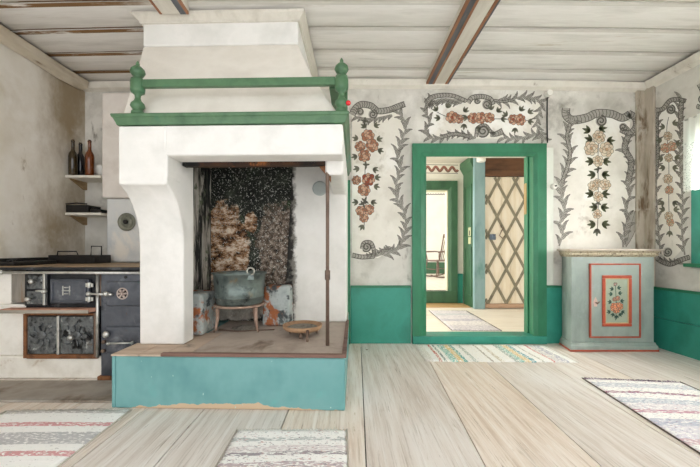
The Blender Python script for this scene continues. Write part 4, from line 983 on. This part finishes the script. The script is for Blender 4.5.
wh, gr_, rd = '#fbfaf7', '#d0d0d0', '#dba2a3'
fr = flat('rug_fringe', '#ded8cf', .95)
def seq(*a):
    out = []; p_ = 0.0
    for w_, c_ in a: out.append((p_, c_)); p_ += w_
    s_ = p_
    return [(q/s_, c) for q, c in out]
# left rug (far edge at y=2.0, stripes across); positive local y is the far end
m = rug_mat('rug_white_red', 1, 1.25, [(0, wh), (.3, '#dcd9d6'), (.42, rd), (.45, wh), (.629, '#dba2a3'), (.664, wh), (.708, '#c4c3c4'), (.798, wh), (.845, '#dba2a3'), (.878, wh), (.955, '#d3d0cc')],
            [('#fffdfa', 120, .55, .6), ('#b9b5b4', 150, .66, .7)])
rug('rag_rug', -1.575, 1.345, .70, 1.24, .03, m, 'white rag rug with grey bands and thin red stripes, in front of the stove', fr, '#cdc6bb')
m = rug_mat('rug_white_mauve', 1, .86, seq((.3, wh), (.05, '#b8b0b4'), (.1, wh), (.03, '#a9b0ae'), (.06, '#dcd2d2'), (.04, '#c9b9bd'), (.05, wh), (.025, '#a59ca0'), (.05, '#e6dedd'), (.04, wh), (.03, '#c7cbc9'), (.08, wh)),
            [('#fbf9f6', 110, .5, .56), ('#a2989e', 150, .62, .67), ('#cfa9a6', 130, .66, .7), ('#8d979a', 140, .66, .7)])
rug('rag_rug', -.268, 1.322, .56, .86, .01, m, 'narrow white rag rug with mauve and grey flecks, in front of the hearth base', fr, '#b5aca0')
m = rug_mat('rug_lilac', 1, 1.6, seq((.3, wh), (.1, '#d9d4de'), (.06, wh), (.05, '#c5c0d0'), (.05, wh), (.04, '#dcc0c6'), (.1, '#e4e0e8'), (.06, '#c9cbd8'), (.05, wh), (.03, '#cf9fae'), (.06, '#e8e3e6'), (.05, '#cdd3da'), (.05, wh), (.025, '#a06a80'), (.05, wh), (.06, '#d3d6dc'), (.04, wh), (.02, '#8a7088')),
            [('#fbf9f7', 110, .52, .58), ('#a49cb4', 150, .62, .67), ('#cc98a5', 130, .66, .7), ('#94a0b0', 140, .66, .7)])
rug('rag_rug', 1.945, 1.625, .635, 1.6, -.11, m, 'lilac and white flecked rag rug on the floor at the right', flat('dark_rug_fringe', '#77697a', .95))
m = rug_mat('rug_bright', 0, 1.24, seq((.06, '#e4e0d8'), (.05, wh), (.025, '#c7665f'), (.02, wh), (.02, '#7a8a86'), (.03, wh), (.06, '#8fc4b9'), (.05, '#e6cb8c'), (.035, '#5fa79c'), (.05, wh), (.03, '#bcc4be'), (.12, wh), (.02, '#b9b1a6'), (.05, wh), (.03, '#d8cfc0'), (.09, wh), (.03, '#a7b3ad'), (.05, '#98c6bd'), (.05, '#e6ce98'), (.04, '#62a6b0'), (.05, wh), (.02, '#c5c0b8'), (.07, wh), (.02, '#cc7a78'), (.06, '#d9d5d6'), (.06, '#c5c2cc'), (.06, wh)),
            [('#f8f5ee', 110, .5, .57), ('#a9a59e', 130, .67, .72)])
rug('rag_rug', 1.30, 3.065, 1.24, .50, -.02, m, 'short striped rag rug with teal and yellow bands, before the door threshold', fr, False)

# ---------------------------------------------------------------- hall beyond the doorway
HY, HC = 5.90, 2.44           # far wall, ceiling height
mb = MB()
y = YB+T
for k in range(9):
    mb.box(-.6, 3.6, y+.002, min(y+.27, HY+.12), -.04, 0.0); y += .27
mb.build('floor_hall', hall_floor_m, **S)
FX0, FX1, FZ0, FZ1 = PX(405, HY), PX(448, HY), PZ(291, HY), PZ(190, HY)      # inner doorway
hall_wall = M('hall_limewash', ['#dcd7ca', '#ece8dd', '#e3dfd3'], 3, rough=.9, bump=.3)
mb = MB(); mb.box(-.6, FX0, HY, HY+.12, -.04, 2.6).box(FX1, 3.6, HY, HY+.12, -.04, 2.6).box(FX0, FX1, HY, HY+.12, FZ1, 2.6).box(FX0, FX1, HY, HY+.12, -.04, FZ0)
wall_hall = mb.build('wall_hall_back', hall_wall, **S)
MB().box(3.6, 3.7, YB+T, HY+.12, -.04, 2.6).build('wall_hall_right', hall_wall, **S)
mb = MB(); mb.box(-.7, -.6, YB+T, 4.0, -.04, 2.6).box(-.7, -.6, 5.5, HY+.12, -.04, 2.6).box(-.7, -.6, 4.0, 5.5, -.04, .5).box(-.7, -.6, 4.0, 5.5, 2.2, 2.6)  # opening out of view, added to let the hall lamp in
mb.build('wall_hall_left', hall_wall, **S)
MB().box(-.7, 3.7, YB+T, HY+.12, HC, HC+.06).build('ceiling_hall', M('hall_ceiling', ['#d6d0c2', '#e6e1d5'], 5, (.3, 2, 1)), **S)
MB().box(1.0, 2.03, HY-.42, HY-.002, .001, .012).build('trim_4', hall_edge_m, **S)
# inner door frame with high sill
mb = MB(); mitre(mb, FX0, FX1, FZ1, .15, HY-.001, .05, .02, .05)
door2 = mb.build('door_2', dark_green, **S)
MB().box(FX0-.12, FX1+.15, HY-.06, HY+.12, .02, FZ0).build('sill_board', dark_green, door2, .006)
MB().box(FX1-.02, FX1-.001, HY+.0, HY+.12, FZ0, FZ1).box(FX0, FX1, HY, HY+.12, FZ1-.02, FZ1-.001).build('jamb', M('pale_jamb', ['#c9c6a8', '#dedbc2'], 4), door2)
MB().box(FX1+.155, 2.04, HY-.02, HY-.001, .0, .52).build('wainscot', teal, wall_hall, .003)
def on_hall(px, py, Lr): return Vector((PX(px, HY), HY-.0015-.0004*Lr, PZ(py, HY)))
p = Paint(on_hall)
for y0 in (164.3, 172.6): p.stroke([(405, y0), (458, y0+.9)], .5, 0, 1)
wv = [(405+k*.5, 168.4+k*.009+2.1*math.sin(k*.5*2*PI/8.2)) for k in range(107)]
p.stroke(wv, 2.6, 1, 2); p.stroke([(x, y+.9) for x, y in wv], .6, 0, 3)
p.mb.build('painted_frieze', [pline, M('frieze_red', ['#8f5a4d', '#a97364'], 20)], wall_hall, label='painted red wave frieze')

# closet with lattice door
EX, EY = 2.05, 5.40
cl = E('hall_closet', (EX, EY, 0), 'green closet with a diamond lattice door, seen through the doorway', 'closet')
side = MB().box(EX, EX+.05, EY+.02, HY-.003, .001, 2.24).build('side_panel', dark_green, cl, .004, True)
mb = MB()
for z0, z1_ in ((.18, .98), (1.14, 2.0)):
    frame(mb, 0, 1, z0, z1_, .0, 0, 0) if False else None
    for b in ((EY+.09, HY-.09, z0, z0+.02), (EY+.09, HY-.09, z1_-.02, z1_), (EY+.09, EY+.11, z0, z1_), (HY-.11, HY-.09, z0, z1_)): mb.box(EX-.012, EX, b[0], b[1], b[2], b[3])
mb.build('panel_moulding', dark_green, cl, .003, True)
MB().prism([(EX-.0, 2.22), (EX-.06, 2.33), (EX-.06, 2.42), (EX+.05, 2.42), (EX+.05, 2.22)], 'y', EY+.0, HY-.003).build('cornice', dark_green, cl, .004, True)
MB().box(EX-.006, EX-.001, EY+.13, EY+.24, 1.03, 1.30).build('lock_plate', M('pale_lock_plate', ['#b5b58c', '#cfcfa8'], 8), cl, 0, True, label='pale lock plate')
MB().box(EX-.008, EX-.0055, EY+.165, EY+.20, 1.17, 1.25).build('keyhole', black_m, cl, 0, True)
PXa, PXb = PX(473.2, EY), PX(484, EY)
MB().box(PXa, PXb, EY-.05, EY+.019, .001, HC-.002).build('corner_post', blue_green, cl, .006, True, label='pale blue corner post')
LX0, LX1 = PXb+.002, PX(529, EY)
header = MB().box(LX0, LX1+.3, EY-.01, EY+.03, PZ(176.5, EY), HC-.002).box(LX0, LX1+.3, EY-.03, EY-.01, PZ(176.5, EY), PZ(170, EY)).build('header', M('dark_brown_wood', ['#4a2f1c', '#6d4a30', '#5a3b25'], 6, (.3, 1, 1), .6), cl, .004, True)
zt0, zt1 = PZ(303.5, EY), PZ(177, EY)
t = NT('pale_door_boards'); xyz = t.sep()
col = t.ramp(t.noise(6, 5, (2, 1, .2)), [(.3, '#e0d2b8'), (.5, '#f0e6d4'), (.7, '#f6efe2')])
col = t.mix(t.step(t.noise(3, 4), .62, .76), col, '#dfc5a0'); t.bump(t.noise(20, 3, (3, 1, .2)), .15, .004); pale_boards = t.fin(col, .6)
ldoor = MB()
x = LX0
while x < LX1+.28: ldoor.box(x, min(x+.138, LX1+.29), EY+.0, EY+.03, zt0, zt1); x += .14
ldoor = ldoor.build('lattice_door', pale_boards, cl, .002, True)
# diagonal slats
mb = MB(); W_, D_ = .292, .55        # diamond width and height
ox, oz = EX, 0
for sgn in (1, -1):
    for k in range(-8, 14):
        # line: x = LX0 + k*W + sgn*(z-zt0)*W/D, clipped to the door
        pts = []
        for z in (zt0+.005, zt1-.005): pts.append((LX0+.06+k*W_+sgn*(z-zt0)*W_/D_, z))
        (xa, za), (xb, zb) = pts
        lo, hi = LX0+.02, LX1+.27
        def clip(xa, za, xb, zb, v, keep_gt):
            ina, inb = (xa >= v) == keep_gt or xa == v, (xb >= v) == keep_gt or xb == v
            if ina and inb: return xa, za, xb, zb
            if not ina and not inb: return None
            u = (v-xa)/(xb-xa); zc_ = za+(zb-za)*u
            return (xa, za, v, zc_) if ina else (v, zc_, xb, zb)
        r = clip(xa, za, xb, zb, lo, True)
        r = clip(*r, hi, False) if r else None
        if not r: continue
        xa, za, xb, zb = r
        d = Vector((xb-xa, 0, zb-za)); 
        if d.length < .05: continue
        d.normalize(); n = Vector((-d.z, 0, d.x))*.021
        A, B = Vector((xa, 0, za)), Vector((xb, 0, zb)); yy0, yy1 = EY-.012-(.0 if sgn > 0 else .002), EY-.0005
        lo4 = [(q.x-EX, yy1-EY, q.z) for q in (A+n, B+n, B-n, A-n)]; hi4 = [(q.x-EX, yy0-EY, q.z) for q in (A+n*.8, B+n*.8, B-n*.8, A-n*.8)]
        mb.hexa(lo4, hi4)
mb.build('lattice', M('grey_lattice_paint', ['#6f6b5b', '#8b8674', '#7d7867'], 8), ldoor, label='grey diagonal slats')
hx, hz = PX(500, EY)-EX, PZ(231, EY)
MB().tube([(hx, -.014, hz+.10), (hx+.005, -.03, hz+.06), (hx+.035, -.05, hz+.05), (hx+.01, -.03, hz+.0), (hx-.02, -.03, hz-.07), (hx+.015, -.06, hz-.12), (hx+.04, -.06, hz-.09)], .009, 8).build('handle', dull_iron, ldoor)
MB().box(hx-.17, hx-.08, -.03, -.013, hz-.14, hz-.05).tube([(hx-.15, -.035, hz-.07), (hx-.09, -.05, hz-.11)], .012).build('latch', M('blue_grey_latch', ['#5c6c80', '#8796a6'], 10, metal=.4), ldoor)
MB().box(LX0, LX1+.29, EY-.02, EY+.03, .014, zt0-.004).build('kick_board', M('reddish_kick_board', ['#a08068', '#c0a088', '#b09078'], 6, (.3, 1, 1)), cl, .004, True)
e = E('porcelain_fitting', (PX(481, EY-.115)+.0, EY-.121, PZ(158.5, EY-.115)), 'small white porcelain fitting at the top of the blue closet post', 'fitting')
MB().lathe([(-.055, .055), (-.045, .068), (.03, .068), (.05, .05), (.065, .03)], n=20).build('cap', porcelain, e)
MB().box(-.02, .02, .0, .069, -.03, .03).build('bracket', black_m, e)

# hall rug
m = rug_mat('rug_hall', 1, 1.28, seq((.2, '#d8d3d8'), (.2, '#e6e2e2'), (.1, '#c5c2cd'), (.2, '#dedade'), (.1, '#c9cdd2'), (.2, '#dcd8dc')), [('#8f8a9e', 120, .58, .63), ('#f5f2ee', 100, .58, .64), ('#9a9fb0', 90, .66, .7)])
rug('rag_rug', 1.54, 4.55, .56, 1.28, -.04, m, 'pale lilac flecked rag rug in the hall behind the doorway', flat('lilac_fringe', '#8d8a96', .95))

# ---------------------------------------------------------------- far room with rocking chair
RF = FZ0-.002
MB().box(-.6, 5.5, HY+.121, 10.4, RF-.05, RF).build('floor_parlour', M('parlour_floor', ['#dfd8ca', '#efe9de'], 5, (3, .2, 1), .5), **S)
far_white = M('parlour_wall_white', ['#ece8dc', '#f4f1e8'], 3, rough=.9)
wall_far = MB().box(-.6, 5.5, 10.3, 10.4, RF, 3.2).build('wall_parlour_back', far_white, **S)
MB().box(-.6, 5.5, 10.27, 10.299, RF, .56).build('wainscot', dark_green, wall_far, label='green lower boarding')
def on_far(px, py, Lr): return Vector((PX(px, 10.3), 10.298-.001*Lr, PZ(py, 10.3)))
p = Paint(on_far); p.stroke([(415, 191.2), (460, 191.2)], .5, 0, 1); p.stroke([(415+.5*k, 193.6+1.1*abs(math.sin(k*.5*PI/2.6))) for k in range(90)], .8, 0, 1)
p.mb.build('painted_border', [pline], wall_far, label='small dark scalloped border')
MB().box(5.5, 5.6, HY+.12, 10.4, RF, 3.2).build('wall_parlour_right', far_white, **S)
MB().box(-.6, 5.5, HY+.121, 10.4, 3.2, 3.26).build('ceiling_parlour', far_white, **S)

ch = E('rocking_chair', (2.42, 8.85, RF), 'wooden spindle-back rocking chair in the far room, seen through both doorways', 'chair', math.radians(205))
cw = M('worn_chair_wood', ['#5a463a', '#7d665a', '#6b554a'], 8, rough=.5)
# local: +x is forward, y across
mb = MB(); mb.prism([(-.24, -.22), (.24, -.25), (.27, -.15), (.27, .15), (.24, .25), (-.24, .22)], 'z', .42, .455); mb.build('seat', cw, ch, .012)
for sy in (-1, 1):
    pts = [(-.48+.09*k, sy*.235, .075-.055*math.sin(PI*(k+.5)/11)**1) for k in range(11)]
    pts = [(x, y, .018+.35*(x+.02)**2) for x, y, z in pts]
    MB().tube(pts, .017, 8).build('rocker', cw, ch)
    MB().tube([(.19, sy*.20, .43), (.215, sy*.225, .22), (.24, sy*.235, .04)], [.017, .021, .015], 8).build('leg', cw, ch)
    MB().tube([(-.17, sy*.19, .43), (-.20, sy*.215, .22), (-.23, sy*.235, .035)], [.017, .021, .015], 8).build('leg', cw, ch)
    MB().tube([(-.30, sy*.225, .66), (-.1, sy*.25, .675), (.12, sy*.27, .67), (.22, sy*.27, .655)], [.014, .018, .022, .018], 8).build('armrest', cw, ch)
    MB().tube([(.16, sy*.235, .45), (.175, sy*.25, .56), (.185, sy*.265, .66)], [.013, .017, .012], 8).build('arm_post', cw, ch)
    MB().tube([(-.22, sy*.20, .45), (-.30, sy*.22, .70), (-.40, sy*.245, 1.08)], [.018, .018, .015], 8).build('back_post', cw, ch)
for k in range(5):
    yy = (-.14+.07*k); MB().tube([(-.215, yy*.9, .45), (-.30, yy*1.05, .74), (-.392, yy*1.15, 1.06)], [.009, .011, .008], 6).build('spindle', cw, ch)
MB().hexa([(-.385, -.275, 1.04), (-.41, -.275, 1.04), (-.41, .275, 1.04), (-.385, .275, 1.04)], [(-.425, -.29, 1.15), (-.45, -.29, 1.15), (-.45, .29, 1.15), (-.425, .29, 1.15)]).build('top_rail', cw, ch, .012)
for x in (.205, -.19): MB().tube([(x, -.21, .22), (x, .21, .22)], .010, 6).build('stretcher', cw, ch)

# ---------------------------------------------------------------- light
w = bpy.data.worlds.new('Daylight'); bpy.context.scene.world = w; w.use_nodes = True
bg = w.node_tree.nodes['Background']; bg.inputs[0].default_value = (.97, .985, 1.0, 1); bg.inputs[1].default_value = 1.0
def area(name, loc, rot, sx, sy, power, col=(1, 1, 1)):
    l = bpy.data.lights.new(name, 'AREA'); l.shape = 'RECTANGLE'; l.size = sx; l.size_y = sy; l.energy = power; l.color = col
    o = bpy.data.objects.new(name, l); o.location = loc; o.rotation_euler = rot; C.objects.link(o); return o
area('window_daylight', (XR+.35, (WY0+WY1)/2, 1.5), (0, math.radians(90), 0), 1.2, 1.2, 30, (1, .98, .95))
area('hall_fill_light', (-.75, 4.75, 1.35), (0, math.radians(-90), 0), 1.6, 1.4, 26, (1, .97, .9))  # added lamp that brightens the hall through the unseen side opening
area('parlour_fill_light', (-.5, 8.2, 1.7), (0, math.radians(-90), 0), 1.8, 2.4, 22, (1, .98, .94))  # added lamp that brightens the far room; no window is built there

# ---------------------------------------------------------------- camera and view
cd = bpy.data.cameras.new('Camera'); cam = bpy.data.objects.new('Camera', cd); C.objects.link(cam)
cam.location = (0, 0, EYE); cam.rotation_euler = (math.radians(90), 0, 0)
cd.sensor_width = 36; cd.lens = F/700*36; cd.shift_x = (350-CX)/700; cd.shift_y = (CY-233.5)/700; cd.clip_start = .05
sc = bpy.context.scene; sc.camera = cam
vs = sc.view_settings; vs.view_transform = 'Standard'; vs.look = 'None'; vs.gamma = 1; vs.use_curve_mapping = False; vs.exposure = 1.12
sc.cycles.max_bounces = 10; sc.cycles.diffuse_bounces = 6
